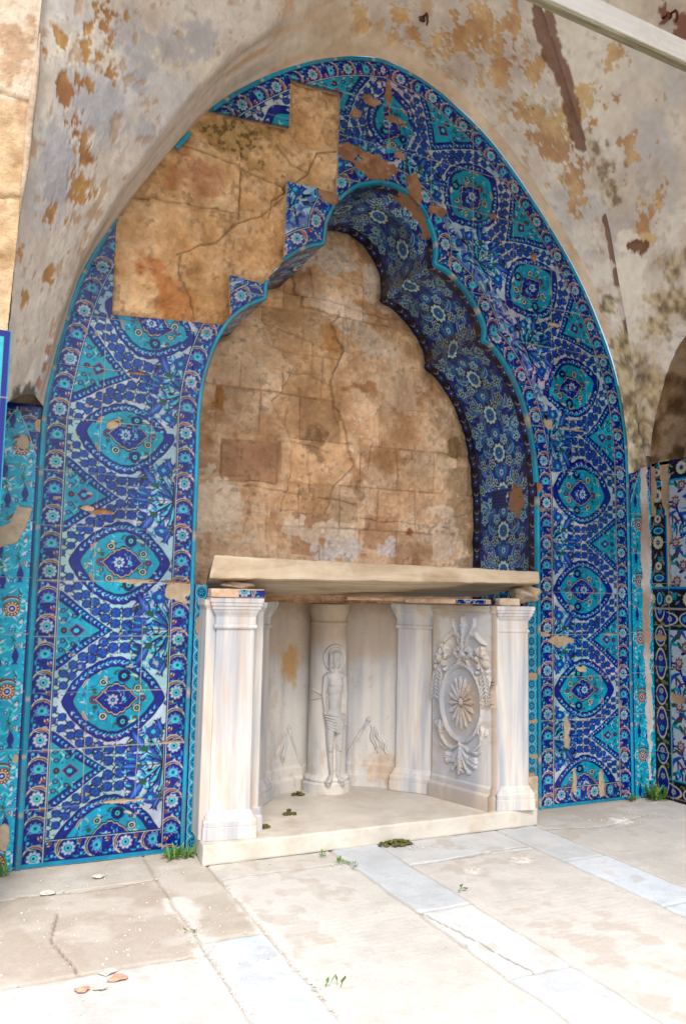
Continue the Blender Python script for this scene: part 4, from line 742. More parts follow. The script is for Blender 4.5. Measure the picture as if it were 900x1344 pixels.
# ------------------------------------------------------------------ flanking tile panels, right wall, pier
def side_panels():
    tq = draw_turquoise()
    for x0, x1, top, edge, lab in ((-1.35, -.737, 2.045, 1, 'turquoise tile panel with red rosettes and a large broken patch left of the arch'), (2.792, 2.99, 2.075, 0, 'narrow turquoise tile strip with a bare white streak in the right corner')):
        xs = np.arange(x0, x1 + .001, .003); zs = np.arange(0, top, .003); X, Z = np.meshgrid(xs, zs); nz = fbm(X * 18, Z * 18, 3, 5) - .5
        lx = (x1 - X) if edge else (X - x0)
        C = tq.sample(np.mod(lx - .02, .257), Z + (.05 if edge else .2)); gl = np.ones_like(X)
        t = np.floor(Z / .25) + 7 * np.floor(lx / .25); C = C * (1 + .2 * (vnoise(t * 3.1, t * 1.7, 2) - .5))[..., None]
        C = np.clip(C * (1.45 if edge else 1.15), 0, .9)
        # cobalt spandrels over an ogee at the top
        xc = .105; q = np.clip((top - .03 - Z) / .22, 0, 1); half = .095 * np.clip(q, 0, 1) ** .8; sp = (np.abs(lx - xc) > half) & (Z > top - .25)
        bs = draw_bs.sample(np.clip(np.mod(lx, .09), 0, .09), Z); C[sp] = bs[sp]; e = sp & (np.abs(np.abs(lx - xc) - half) < .004); C[e] = WHT
        C[(lx < .012) | (Z > top - .018)] = COB; C[(lx < .003)] = TUR
        J = sstep(.003, .001, np.abs(Z - .01 - np.round((Z - .01) / .25) * .25)) * .9; J = np.maximum(J, sstep(.003, .001, np.abs(lx - .252)) * .6); C = mixc(C, (.52, .46, .38), J * .8); gl -= J
        hole = np.zeros_like(X)
        if edge:
            hole = np.maximum(hole, (in_poly(X + nz * .03, Z + nz * .03, [(-.95, 1.36), (-.80, 1.42), (-.765, 1.50), (-.748, 1.575), (-.815, 1.58), (-.84, 1.50), (-.95, 1.44)])).astype(float))
            for cx_, cz_, rx, rz in ((-.805, 1.865, .028, .034), (-.79, .15, .025, .055), (-.742, 1.95, .02, .03), (-.76, .47, .01, .02)): hole = np.maximum(hole, sstep(1.05, .95, np.hypot((X - cx_) / rx, (Z - cz_) / rz) + nz * 1.2))
        else:
            wl = np.interp(Z, [0, .1, .3, .5, .9, 1.5, 2.0], [2.915, 2.915, 2.92, 2.905, 2.895, 2.885, 2.895]); wr = np.interp(Z, [0, .1, .3, .5, .9, 1.4, 1.6, 2.0], [2.925, 2.935, 2.94, 2.955, 2.95, 2.965, 2.97, 2.95])
            hole = ((X > wl + nz * .035) & (X < wr + nz * .04) & (Z > .10)).astype(float)
        hc = ramp(np.clip(nz + .5, 0, 1), [(.2, (.60, .50, .38)), (.8, (.72, .63, .50))]) if edge else ramp(np.clip(fbm(X * 6, Z * 3, 5, 5), 0, 1), [(.35, (.52, .40, .32)), (.6, (.66, .62, .60))])
        C = C * (1 - hole[..., None]) + hc * hole[..., None]; gl *= 1 - hole
        o = grid_mesh('tiled_strip', np.stack([X, .002 + .006 * hole + .002 * J, Z], -1), np.concatenate([C, gl[..., None]], -1), M_TILE, None, smooth=False, lip=(0, .04, 0)); tag(o, lab, 'wall tiles')
draw_bs = draw_border()
side_panels()
def right_wall():
    w_ = empty('tiled_side_wall', (2.975, -.5, 0), 'side wall at the right edge with dark floral border tiles below a sooty arched recess', 'wall')
    g = .003; ys = np.arange(-.006, 1.2, g); zs = np.arange(0, 2.10, g); Y, Z = np.meshgrid(ys, zs)
    db, ct, fl = draw_dark_border(), draw_cartouche(), draw_flowers(); nz = fbm(Y * 18, Z * 18, 4, 5) - .5
    C = fl.sample(np.mod(Y, .497), Z); m = Z > 1.17
    a = db.sample(np.clip(Y, 0, .129), Z); k = m & (Y < .13); C[k] = a[k]
    a = db.sample(np.clip(Z - 1.17, 0, .129), Y + .1); k = m & (Z < 1.30); C[k] = a[k]
    a = db.sample(np.clip(2.09 - Z, 0, .129), Y + .13); k = (Z > 1.96) & (Y > .13); C[k] = a[k]
    a = ct.sample(np.clip(Y, 0, .129), Z); k = ~m & (Y < .13); C[k] = a[k]
    a = ct.sample(np.clip(1.155 - Z, 0, .129), Y); k = ~m & (Z > 1.03) & (Y > .09); C[k] = a[k]
    a = ct.sample(np.clip(Z, 0, .129), Y); k = (Z < .13) & (Y > .1); C[k] = a[k]
    gl = np.ones_like(Y); J = np.maximum.reduce([sstep(.003, .001, np.abs(Z - .02 - np.round((Z - .02) / .26) * .26)), sstep(.003, .001, np.abs(Y - .13)), sstep(.009, .004, np.abs(Z - 1.163))]); C = mixc(C, (.5, .42, .33), J * .8); gl -= J
    hole = ((Y > .10 + nz * .05 - .03 * sstep(1.8, 2.0, Z)) & (Y < .155 + nz * .07) & (Z > 1.30) & ((Z > 1.75) | (Y > .13))).astype(float)
    hole = np.maximum(hole, ((Y < .035 + nz * .05) & (Z > 1.75)).astype(float)); hole = np.maximum(hole, sstep(1.05, .95, np.hypot((Y - .17) / .06, (Z - .62) / .03) + nz)); hole = np.maximum(hole, sstep(1.05, .95, np.hypot((Y - .06) / .05, (Z - .98) / .02) + nz))
    C = C * (1 - hole[..., None]) + ramp(np.clip(nz + .5, 0, 1), [(.2, (.48, .34, .22)), (.8, (.62, .48, .34))]) * hole[..., None]; gl *= 1 - hole
    grid_mesh('tile_facing', np.stack([2.975 + .005 * hole, -Y, Z], -1), np.concatenate([C, gl[..., None]], -1), M_TILE, w_, smooth=False, lip=(.35, 0, 0))
    # recess above: sooty back wall and arch reveal
    ys = np.arange(-.02, 2.4, .012); zs = np.arange(2.0, 3.7, .012); Y, Z = np.meshgrid(ys, zs); n = fbm(Y * 5, Z * 2.2, 2, 6); n2 = fbm(Y * 22, Z * 12, 3, 4)
    C = ramp(n * .6 + n2 * .4, [(.3, (.05, .028, .015)), (.48, (.11, .065, .035)), (.6, (.19, .12, .075)), (.75, (.32, .24, .18))])
    grid_mesh('recess_wall', np.stack([3.28 - .03 * (n - .5), -Y, Z], -1), C, M_SOOT, w_)
    cv = catmull([(2.98, .004, 2.08), (2.98, -.002, 2.2), (2.98, -.034, 2.359), (2.98, -.09, 2.523), (2.98, -.182, 2.726), (2.98, -.307, 2.865), (2.98, -.539, 3.033), (2.98, -.9, 3.2), (2.98, -1.2, 3.27), (2.98, -1.7, 3.1), (2.98, -2.1, 2.7)], 16)
    q = np.linspace(0, .31, 30); P = cv[:, None] + np.array([1, 0, 0])[None, None] * q[None, :, None]; S = np.arange(len(cv))[:, None] * .02 + 0 * q[None]; n = fbm(S * 5, q[None] * 9 + 0 * S, 5, 5)
    C = ramp(n, [(.3, (.08, .045, .02)), (.5, (.17, .10, .05)), (.7, (.30, .21, .13))]); P[:, 1:, 2] -= (.02 * (n - .5))[:, 1:]
    grid_mesh('recess_reveal', P, C, M_SOOT, w_)
    b = MB(); b.box((3.14, -.7, 2.085), (.32, 1.4, .03), bev=.005); b.build('ledge', M_MORTAR, w_)
    b = MB(); b.box((3.42, -2.1, 2.7), (.2, 4.4, 5.4)); b.box((3.14, -2.85, 2.7), (.33, 2.9, 5.4)); b.build('unseen_wall', M_MORTAR, w_)  # unseen wall mass, added to cut the light from the right
right_wall()
def pier():
    p = empty('stone_pier', (-1.15, -.6, 0), 'ochre stone pier with flaking whitewash at the left edge', 'pier')
    zs = np.arange(2.10, 5.4, .01); q = np.linspace(0, 1, 60); re = np.interp(zs, [1.6, 2.2, 3.07, 3.56, 4.2, 5.4], [-.918, -.918, -.887, -.870, -.83, -.72])
    X = -1.55 + (re[:, None] + 1.55) * q[None]; Z = zs[:, None] + 0 * X; n1 = fbm(X * 3, Z * 3, 1, 6); n2 = fbm(X * 14, Z * 14, 2, 5); n3 = fbm(X * 40, Z * 40, 3, 4)
    C = ramp(n1 * .5 + n2 * .5, [(.3, (.40, .27, .15)), (.5, (.55, .41, .26)), (.68, (.63, .51, .36))]); C = mixc(C, (.70, .60, .48), .9 * sstep(3.12, 3.2, Z + .3 * (n1 - .5))); C = mixc(C, (.42, .24, .13), .6 * sstep(.58, .66, n2 * .6 + n1 * .4) )
    J = np.maximum.reduce([sstep(.012, .003, np.abs(Z - h + .04 * (n2 - .5))) for h in (2.72, 3.13)]); C = mixc(C, (.30, .20, .11), .6 * J)
    grid_mesh('shaft', np.stack([X, -.60 - .018 * (n1 - .5) - .012 * (n2 - .5) - .004 * (n3 - .5) + .01 * J, Z], -1), C, M_STONE, p, lip=(0, .75, 0))
    b = MB(); b.box((-1.235, -.47, 1.05), (.62, .22, 2.1)); b.build('pier_core', M_MORTAR, p)
    b = MB(); b.tube([(-.868, -.60, 3.42), (-.872, -.606, 3.25), (-.886, -.61, 3.05), (-.890, -.606, 2.86), (-.902, -.6, 2.66)], [.004, .012, .016, .013, .004]); b.build('loose_plaster_edge', M_MORTAR, p, True)
    xs = np.arange(-1.3, -.903, .003); zs = np.arange(0, 2.185, .003); X, Z = np.meshgrid(xs, zs); C = draw_flowers().sample(np.mod(-X, .497), Z); lx = -.904 - X; top = 2.185 - Z; e = np.minimum(lx, top)
    C[e < .042] = TURL; C[e < .026] = COB; C[e < .004] = TUR; J = sstep(.003, .001, np.abs(Z - 1.925)); C = mixc(C, (.5, .44, .36), J * .8)
    grid_mesh('tile_facing', np.stack([X, np.full_like(X, -.618), Z], -1), C, M_TILE, p, smooth=False, lip=(0, .03, 0))
pier()

# ------------------------------------------------------------------ floor
def floor():
    g = .008; xs = np.arange(-1.7, 3.05, g); ys = np.arange(-2.6, .72, g); X, Y = np.meshgrid(xs, ys)
    wx = X + .02 * (fbm(X * 6, Y * 6, 1, 4) - .5); wy = Y + .02 * (fbm(X * 6, Y * 6, 2, 4) - .5)
    n1 = fbm(X * 2.5, Y * 2.5, 3, 6); n2 = fbm(X * 12, Y * 12, 4, 5); n3 = fbm(X * 45, Y * 45, 5, 4)
    C = np.zeros(X.shape + (3,)); C[:] = (.52, .46, .38); joint = np.zeros_like(X)
    slabs = [(-1.7, -.335, -.195, .7, (.46, .40, .32)), (-1.7, -1.10, -.195, -.335, (.42, .35, .275)), (-1.7, -2.6, -.195, -1.10, (.54, .49, .43)), (-.195, -1.0, .045, .7, (.44, .38, .30)), (-.195, -2.6, .045, -1.0, (.50, .56, .59)),
             (.045, -.42, .65, .7, (.50, .45, .38)), (.045, -2.6, .65, -.42, (.55, .50, .43)), (.65, -1.05, .90, .7, (.50, .51, .50)), (.65, -1.63, .90, -1.05, (.58, .57, .53)), (.65, -2.6, .90, -1.63, (.50, .56, .59)),
             (.90, -.55, 1.60, .7, (.52, .51, .48)), (.90, -2.6, 1.60, -.55, (.53, .48, .42)), (1.60, -.77, 1.85, .7, (.48, .48, .46)), (1.60, -1.36, 1.85, -.77, (.50, .53, .55)), (1.60, -2.6, 1.85, -1.36, (.52, .57, .60)), (1.85, -2.6, 3.1, .7, (.46, .42, .36))]
    hgt = np.zeros_like(X)
    for i, (x0, y0, x1, y1, c) in enumerate(slabs):
        m = (wx >= x0) & (wx < x1) & (wy >= y0) & (wy < y1); C[m] = c
        hgt[m] += .002 * math.sin(i * 7.3) + (X[m] - (x0 + x1) / 2) * .003 * math.sin(i * 3.1)
        e = np.minimum.reduce([np.abs(wx - x0) + 9 * ((wy < y0) | (wy > y1)), np.abs(wx - x1) + 9 * ((wy < y0) | (wy > y1)), np.abs(wy - y0) + 9 * ((wx < x0) | (wx > x1)), np.abs(wy - y1) + 9 * ((wx < x0) | (wx > x1))])
        joint = np.maximum(joint, sstep(.010, .003, e * (.6 + .9 * n2)))
    C *= np.array([.95, 1.0, 1.06]) * (1 + .35 * (n1 - .5) + .3 * (n2 - .5))[..., None]
    brown = ((X < .045)).astype(float) * sstep(-1.25, -.8, wy + .3 * (n1 - .5)); C = mixc(C, (.34, .27, .20), .25 * brown * sstep(.35, .6, n1))
    C = mixc(C, (.30, .24, .18), .45 * sstep(.56, .66, n2 * .5 + n1 * .5))
    wall_dirt = sstep(.16, .02, np.abs(Y + .02)) * (X < 0) + sstep(.25, .02, np.abs(Y + .0)) * (X > 1.9); C = mixc(C, (.36, .30, .23), .5 * wall_dirt)
    pale = sstep(.5, .75, fbm(X * 7, Y * 7, 6, 5)); C = mixc(C, (.68, .65, .60), .25 * pale)
    C = mixc(C, (.66, .63, .58), .7 * np.maximum(sstep(.06, .02, np.abs(wx + .19) + .1 * (n2 - .5)), sstep(.035, .01, np.abs(wx - .05) + .06 * (n2 - .5))) * (wy < -.55))
    for cx_, cy_, r in ((1.13, -.72, .045), (1.42, -.68, .05), (2.35, -.35, .06)): C = mixc(C, (.78, .76, .72), .8 * sstep(1.1, .6, np.hypot(X - cx_, Y - cy_) / r + (n3 - .5) * 2)); C = mixc(C, (.42, .37, .30), .4 * sstep(2.2, 1.2, np.hypot(X - cx_, Y - cy_) / r) * sstep(.8, 1.3, np.hypot(X - cx_, Y - cy_) / r))
    C = mixc(C, (.26, .21, .16), joint * .5)
    crk = np.maximum.reduce([sstep(.006, .002, line_d(wx, wy + .03 * (n1 - .5), p) * (.5 + n2)) for p in ([(-.75, -.32), (-.5, -.37), (-.35, -.36), (-.19, -.32)], [(-.62, -.55), (-.66, -.8), (-.60, -1.1)], [(.66, -1.05), (.70, -1.3), (.75, -1.62)], [(1.0, -.55), (1.3, -.53), (1.58, -.52)], [(1.85, -.32), (2.2, -.4), (2.6, -.3)])]); C = mixc(C, (.14, .10, .07), crk * .75)
    tool = np.sin(Y * 2 * PI / .034 + 3 * (n1 - .5)) * (((wx > .1) & (wx < .6) & (wy < -.85) & (wy > -1.35)) | ((wx > .98) & (wx < 1.5) & (wy < -1.0) & (wy > -1.5))); C *= (1 + .025 * tool * sstep(.4, .55, n2))[..., None]
    cross = np.maximum(sstep(.012, .004, np.abs(wx - 1.33) + 9 * (np.abs(wy + 1.82) > .12)), sstep(.012, .004, np.abs(wy + 1.80) + 9 * (np.abs(wx - 1.33) > .09)))
    hgt += .006 * (n1 - .5) + .003 * (n2 - .5) + .0012 * (n3 - .5) - .007 * joint - .006 * crk + .0003 * tool - .003 * cross - .004 * pale * 0
    o = grid_mesh('floor', np.stack([X, Y, hgt - .003], -1), C, M_FLOOR); tag(o, 'worn pale and bluish stone paving slabs', 'floor', kind='structure')
    b = MB(); b.box((0, -1, -.06), (400, 400, .06)); tag(b.build('ground', M_EARTH), 'bare earth ground beyond the paving', 'ground', kind='structure')
floor()

# ------------------------------------------------------------------ marble fountain
def mould(b, cx_, cy_, w_, d, rot, prof, ch=.004):
    """stack of rectangular mouldings; prof = (z, outset)"""
    R = []; k, l = math.cos(rot), math.sin(rot)
    for z, o in prof:
        a, c = w_ / 2 + o, d / 2 + o; e = ch; ring = []
        for x, y in ((-a + e, -c), (a - e, -c), (a, -c + e), (a, c - e), (a - e, c), (-a + e, c), (-a, c - e), (-a, -c + e)): ring.append((cx_ + x * k - y * l, cy_ + x * l + y * k, z))
        R.append(ring)
    b.rings(R)
CAPP = [(0, .0), (.005, .007), (.012, .009), (.020, .007), (.024, .001), (.058, .001), (.066, .004), (.080, .012), (.092, .016), (.094, .020), (.108, .021), (.110, .026), (.124, .027), (.126, .031), (.143, .032), (.147, .029)]
BASP = [(0, .026), (.004, .029), (.056, .029), (.060, .024), (.062, .026), (.082, .027), (.090, .024), (.092, .019), (.104, .017), (.108, .012), (.120, .008), (.128, .002)]
def pillar(f, name, p0, p1, depth, z0, z1, inset=.0, shrink=.82):
    p0, p1 = np.array(p0), np.array(p1); d = p1 - p0; L = np.hypot(*d); rot = math.atan2(d[1], d[0]); nrm = np.array([-d[1], d[0]]) / L
    w_ = L - .056; c = (p0 + p1) / 2 + nrm * (depth / 2 + .030)
    b = MB(); mould(b, c[0], c[1], w_, depth, rot, [(z0 + .12, 0), (z1 - .14, -.004)]); o = b.build(name, M_MARBLE, f)
    b = MB(); mould(b, c[0], c[1], w_, depth, rot, [(z0 + a, e) for a, e in BASP]); b.build('base', M_MARBLE, o).matrix_parent_inverse = Matrix.Translation(-Vector(f.location))
    b = MB(); mould(b, c[0], c[1], w_, depth, rot, [(z1 - .147 + a, e) for a, e in CAPP]); b.build('capital', M_MARBLE, o).matrix_parent_inverse = Matrix.Translation(-Vector(f.location))
    for ch_ in o.children: ch_.matrix_parent_inverse = Matrix.Identity(4)
    return o
def marble_col(U, Vz, seed, stain=0):
    n1 = fbm(U * 9 + seed, Vz * 1.1, 2, 6); n2 = fbm(U * 22, Vz * 22 + seed, 3, 5); n4 = fbm(U * 2 + seed, Vz * 2, 5, 5)
    C = ramp(n1, [(.3, (.48, .49, .52)), (.45, (.60, .59, .58)), (.6, (.70, .67, .62)), (.75, (.73, .70, .65))]); C = mixc(C, (.55, .45, .34), .45 * sstep(.55, .68, n2 * .5 + n4 * .5))
    return C, n1, n2, n4
def relief(shape_list, U, V):
    """heights from tapered domes: (u0,v0,u1,v1,r0,r1,h)"""
    H = np.zeros_like(U)
    for u0, v0, u1, v1, r0, r1, h in shape_list:
        pad = max(r0, r1) + .002; mk = (U > min(u0, u1) - pad) & (U < max(u0, u1) + pad) & (V > min(v0, v1) - pad) & (V < max(v0, v1) + pad)
        if not mk.any(): continue
        d, t = seg_d(U[mk], V[mk], (u0, v0), (u1, v1)); r = r0 + (r1 - r0) * t; q = np.clip(1 - (d / r) ** 2, 0, 1) ** .5 * h; H[mk] = np.maximum(H[mk], q)
    return H
def fountain():
    f = empty('marble_fountain', (.95, .1, .085), 'carved marble fountain surround of pillars and relief panels standing in the niche', 'fountain')
    Z0 = .085
    pl = pillar(f, 'front_pillar', (.035, -.185), (.280, -.222), .10, Z0, 1.185)
    pr = pillar(f, 'front_pillar', (1.612, -.226), (1.822, -.279), .07, Z0, 1.165)
    b = MB(); mould(b, 1.70, -.175, .235, .09, -.25, [(Z0, .004), (Z0 + .06, .004), (Z0 + .065, .0), (1.12, 0), (1.13, .008), (1.16, .010)]); b.build('pillar_backing', M_MARBLE, f)
    b = MB(); mould(b, .055, -.06, .05, .17, -.05, [(Z0, .0), (1.13, 0), (1.15, .01), (1.175, .01)]); b.build('side_slab', M_MARBLE, f)
    pillar(f, 'rear_pillar', (1.295, .396), (1.478, .186), .05, Z0, 1.165)
    pillar(f, 'rear_pillar', (.410, .215), (.590, .412), .05, Z0, 1.165)
    # left inner panel
    b = MB(); d = np.array([.42 - .268, .235 + .205]); L = np.hypot(*d); mould(b, .345, .065, L * .72, .07, math.atan2(d[1], d[0]), [(Z0, .022), (Z0 + .07, .022), (Z0 + .08, .012), (Z0 + .105, .012), (Z0 + .115, 0), (1.12, 0), (1.14, .014), (1.165, .016)]); b.build('plain_panel', M_MARBLE, f)
    # right relief panel
    p0 = np.array([1.473, .195]); p1 = np.array([1.584, -.214]); t = (p1 - p0) / np.linalg.norm(p1 - p0); nrm = np.array([t[1], -t[0]])
    us = np.arange(-.01, .425, .0026); vs = np.arange(Z0, 1.166, .0026); U, V = np.meshgrid(us, vs)
    sh = []; cu, cv = .211, .627
    for k in range(72):
        a, a2 = k * PI / 36, (k + 1) * PI / 36; sh.append((cu + .150 * math.cos(a), cv + .208 * math.sin(a), cu + .150 * math.cos(a2), cv + .208 * math.sin(a2), .013, .013, .014))
        sh.append((cu + .138 * math.cos(a), cv + .194 * math.sin(a), cu + .138 * math.cos(a2), cv + .194 * math.sin(a2), .005, .005, .008))
    for k in range(16):
        a = k * PI / 8 + .06; c, s_ = math.cos(a), math.sin(a); sh.append((cu + .028 * c, cv + .036 * s_, cu + .068 * c, cv + .098 * s_, .006, .0165, .012)); sh.append((cu + .068 * c, cv + .098 * s_, cu + .094 * c, cv + .142 * s_, .0165, .003, .012))
    sh.append((cu, cv, cu, cv + .01, .020, .020, .016))
    # ribbon bow, torch and quiver above
    def chain(pts, r, h):
        for i in range(len(pts) - 1): sh.append((*pts[i], *pts[i + 1], r[min(i, len(r) - 1)], r[min(i + 1, len(r) - 1)], h))
    chain([(.225, .90), (.224, .98), (.225, 1.05)], [.018, .013, .026], .018); chain([(.225, 1.05), (.225, 1.098)], [.026, .008], .020)
    chain([(.235, .91), (.27, 1.0), (.30, 1.05), (.31, 1.095)], [.008, .008, .015, .003], .014); chain([(.215, .91), (.18, 1.0), (.155, 1.05), (.145, 1.09)], [.008, .008, .015, .004], .014)
    chain([(.225, .96), (.19, 1.0), (.15, 1.01), (.11, .985), (.085, .955)], [.010, .016, .018, .016, .006], .014); chain([(.235, .96), (.27, 1.0), (.31, 1.005), (.35, .97), (.385, .955)], [.010, .016, .018, .016, .006], .014)
    for s_ in (-1, 1):
        chain([(.225, .90), (.225 + s_ * .035, .925), (.225 + s_ * .062, .90), (.225 + s_ * .035, .878), (.225, .895)], [.010, .017, .017, .015, .010], .018); chain([(.225, .89), (.225 + s_ * .03, .855), (.225 + s_ * .045, .835)], [.010, .016, .008], .014)
    sh.append((.225, .897, .225, .899, .022, .022, .024))
    # garlands hanging either side
    for s_ in (-1, 1):
        X = lambda u: cu + s_ * u
        chain([(X(.08), .885), (X(.13), .86), (X(.168), .80), (X(.182), .72), (X(.19), .635)], [.008, .010, .008, .007, .004], .014)
        for u, v, r in ((.125, .915, .024), (.155, .90, .02), (.165, .86, .024), (.185, .845, .016), (.15, .93, .016), (.178, .88, .016), (.115, .875, .016), (.13, .835, .018), (.118, .80, .012), (.19, .81, .014)): 
            sh.append((X(u), v, X(u) + .002, v, r, r, .019)); 
            for q in range(5): a = q * 1.26; sh.append((X(u) + r * .6 * math.cos(a), v + r * .6 * math.sin(a), X(u) + r * .95 * math.cos(a), v + r * .95 * math.sin(a), r * .45, r * .2, .017))
        for k in range(8):
            v = .80 - k * .021; c = .170 + .003 * k; sh.append((X(c), v, X(c + .030), v - .022, .006, .011, .014)); sh.append((X(c + .03), v - .022, X(c + .038), v - .040, .011, .002, .014)); sh.append((X(c), v, X(c - .026), v - .022, .006, .010, .014)); sh.append((X(c - .026), v - .022, X(c - .030), v - .040, .010, .002, .014))
        # lower spray
        chain([(cu, .405), (X(.06), .372), (X(.105), .385), (X(.14), .42), (X(.155), .455)], [.012, .011, .009, .008, .006], .014); chain([(X(.075), .378), (X(.115), .365), (X(.15), .385)], [.008, .010, .003], .012)
        chain([(X(.150), .45), (X(.157), .485), (X(.150), .515)], [.014, .024, .006], .018); chain([(X(.150), .46), (X(.180), .48), (X(.185), .505)], [.008, .012, .004], .014); chain([(X(.145), .46), (X(.128), .485), (X(.130), .51)], [.008, .012, .004], .014)
        for u0, v0, u1, v1, r in ((.0, .39, .055, .315, .022), (.055, .315, .095, .30, .020), (.0, .38, .035, .285, .014), (.035, .285, .058, .262, .016), (.05, .33, .10, .335, .016), (.085, .32, .112, .318, .010)): sh.append((X(u0), v0, X(u1), v1, r * .6, r, .014))
    chain([(cu, .41), (cu, .33), (cu - .002, .28), (cu - .006, .238)], [.010, .024, .020, .003], .019)
    for v in (.345, .32, .295, .27):
        for s_ in (-1, 1): sh.append((cu, v, cu + s_ * .026, v - .016, .010, .004, .014))
    H = relief(sh, U, V); H *= 1.25 * (.85 + .3 * vnoise(U * 160, V * 160, 3))
    sk = .020 * sstep(Z0 + .088, Z0 + .078, V) + .010 * sstep(Z0 + .125, Z0 + .115, V) + .014 * sstep(1.125, 1.135, V)
    C, n1, n2, n4 = marble_col(U * .6, V, 3); edge = np.clip(np.hypot(*np.gradient(H)) * 60, 0, 1); C = mixc(C, (.44, .36, .27), .45 * edge)  # relief slopes painted darker, shade in the colour to sharpen the carving
    C = mixc(C, (.50, .36, .22), .55 * sstep(1, .3, np.hypot((U - .26) / .10, (V - .63) / .17) + n2 - .5)); C = mixc(C, (.48, .36, .25), .5 * sstep(.25, .1, V + .1 * (n4 - .5))); C = mixc(C, (.50, .40, .28), .5 * sstep(1.08, 1.15, V + .08 * (n2 - .5)))
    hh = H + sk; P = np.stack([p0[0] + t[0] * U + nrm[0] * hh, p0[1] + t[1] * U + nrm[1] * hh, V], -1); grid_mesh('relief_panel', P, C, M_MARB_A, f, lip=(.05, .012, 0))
    # curved back
    cvx = resample(catmull([(.45, .37), (.56, .48), (.69, .56), (.83, .615), (.96, .63), (1.10, .61), (1.22, .55), (1.30, .48), (1.38, .40)], 10), 330)
    vs = np.arange(Z0, 1.16, .006); tn = np.gradient(cvx, axis=0); tn /= np.linalg.norm(tn, axis=1)[:, None]; nn = np.stack([tn[:, 1], -tn[:, 0]], -1); S = np.arange(330) * .0042
    U, V = np.meshgrid(S, vs); hh = .018 * sstep(Z0 + .075, Z0 + .068, V) + .010 * sstep(Z0 + .135, Z0 + .125, V) + .002 * (fbm(U * 8, V * 8, 2, 4) - .5)
    C, n1, n2, n4 = marble_col(U, V, 7)
    X = cvx[:, 0][None] + nn[:, 0][None] * hh; Y = cvx[:, 1][None] + nn[:, 1][None] * hh
    bl = np.full(V.shape, .0)
    C = mixc(C, (.56, .45, .34), .7 * sstep(.72, .95, V + .5 * (fbm(U * 3, V * 3, 4, 5) - .5) - .10 * np.abs(X - .95)))
    C = mixc(C, (.56, .34, .10), .75 * sstep(1, .2, np.hypot((X - .74) / .10, (V - .80) / .15) + (n2 - .5))); C = mixc(C, (.56, .35, .18), .5 * sstep(1, .2, np.hypot((X - 1.30) / .12, (V - .18) / .13) + (n2 - .5) * 1.2)); C = mixc(C, (.44, .33, .24), .6 * sstep(1.05, 1.15, V + .1 * (n2 - .5)))
    grid_mesh('curved_back', np.stack([X, Y, V], -1), C, M_MARB_A, f)
    # column with a carved haloed figure
    cx_, cy_, R0 = .963, .545, .112; th = np.radians(np.arange(-115, 115.1, 1.1)); vs = np.arange(Z0, 1.155, .0035); TH, V = np.meshgrid(th, vs); U = TH * R0
    sh = []
    def cap(*a): sh.append(a)
    uc, zc = -.004, .845
    for k in range(36):
        a, a2 = k * PI / 18, (k + 1) * PI / 18; cap(uc + .066 * math.cos(a), zc + .072 * math.sin(a), uc + .066 * math.cos(a2), zc + .072 * math.sin(a2), .009, .009, .013)
    cap(uc, zc - .018, uc, zc + .022, .040, .040, .012); cap(uc, zc - .02, uc, zc + .018, .026, .030, .034); cap(uc, zc - .052, uc, zc - .03, .012, .02, .032)       # hair, head, chin
    for s_ in (-1, 1): cap(uc + s_ * .030, zc + .02, uc + s_ * .034, zc - .055, .012, .010, .024); cap(uc + s_ * .010, zc + .002, uc + s_ * .012, zc + .002, .005, .005, .036)
    cap(uc, zc + .004, uc, zc - .014, .004, .006, .043); cap(uc - .007, zc - .028, uc + .007, zc - .028, .004, .004, .036)
    cap(uc, .80, uc, .755, .016, .020, .026)
    cap(uc - .042, .742, uc + .046, .742, .022, .022, .024); cap(uc, .725, uc, .66, .050, .046, .032); cap(uc, .66, uc, .57, .044, .037, .030); cap(uc, .57, uc + .002, .50, .037, .044, .029)
    for s_ in (-1, 1): cap(uc + s_ * .02, .71, uc + s_ * .022, .70, .022, .022, .037)
    cap(uc - .056, .735, uc - .064, .64, .017, .014, .026); cap(uc - .064, .64, uc - .052, .54, .014, .010, .026); cap(uc + .058, .735, uc + .070, .62, .017, .014, .026); cap(uc + .070, .62, uc + .068, .50, .014, .009, .024); cap(uc + .068, .50, uc + .066, .46, .011, .007, .024)
    for k in range(6): cap(uc - .058 + .004 * k, .535 - .016 * k, uc + .02, .515 - .018 * k, .008, .010, .036)
    for k in range(5): cap(uc + .056 - .004 * k, .525 - .014 * k, uc + .01, .50 - .018 * k, .008, .010, .035)
    cap(uc + .004, .49, uc + .006, .425, .012, .008, .040)
    cap(uc - .026, .48, uc - .024, .34, .029, .021, .032); cap(uc - .024, .34, uc - .016, .19, .020, .011, .028); cap(uc + .032, .48, uc + .028, .34, .029, .021, .030); cap(uc + .028, .34, uc + .022, .19, .020, .011, .026)
    cap(uc - .016, .19, uc - .034, .150, .012, .015, .030); cap(uc + .022, .19, uc + .032, .150, .012, .015, .030); cap(uc - .024, .345, uc - .024, .33, .018, .018, .036); cap(uc + .028, .345, uc + .028, .33, .018, .018, .034)
    cap(-.058, .63, -.150, .665, .006, .005, .012); cap(-.055, .63, -.150, .605, .006, .005, .012)
    H = relief(sh, U, V); H += .0018 * (vnoise(U * 120, V * 120, 2) - .5) * (H > .002)
    taper = 1 - .06 * (V - .1)
    rr = R0 * taper + H + .020 * sstep(Z0 + .060, Z0 + .056, V) + .010 * np.exp(-((V - Z0 - .075) / .014) ** 2) + .012 * sstep(Z0 + .095, Z0 + .085, V) + .010 * np.exp(-((V - 1.045) / .007) ** 2) + .016 * sstep(1.06, 1.12, V) 
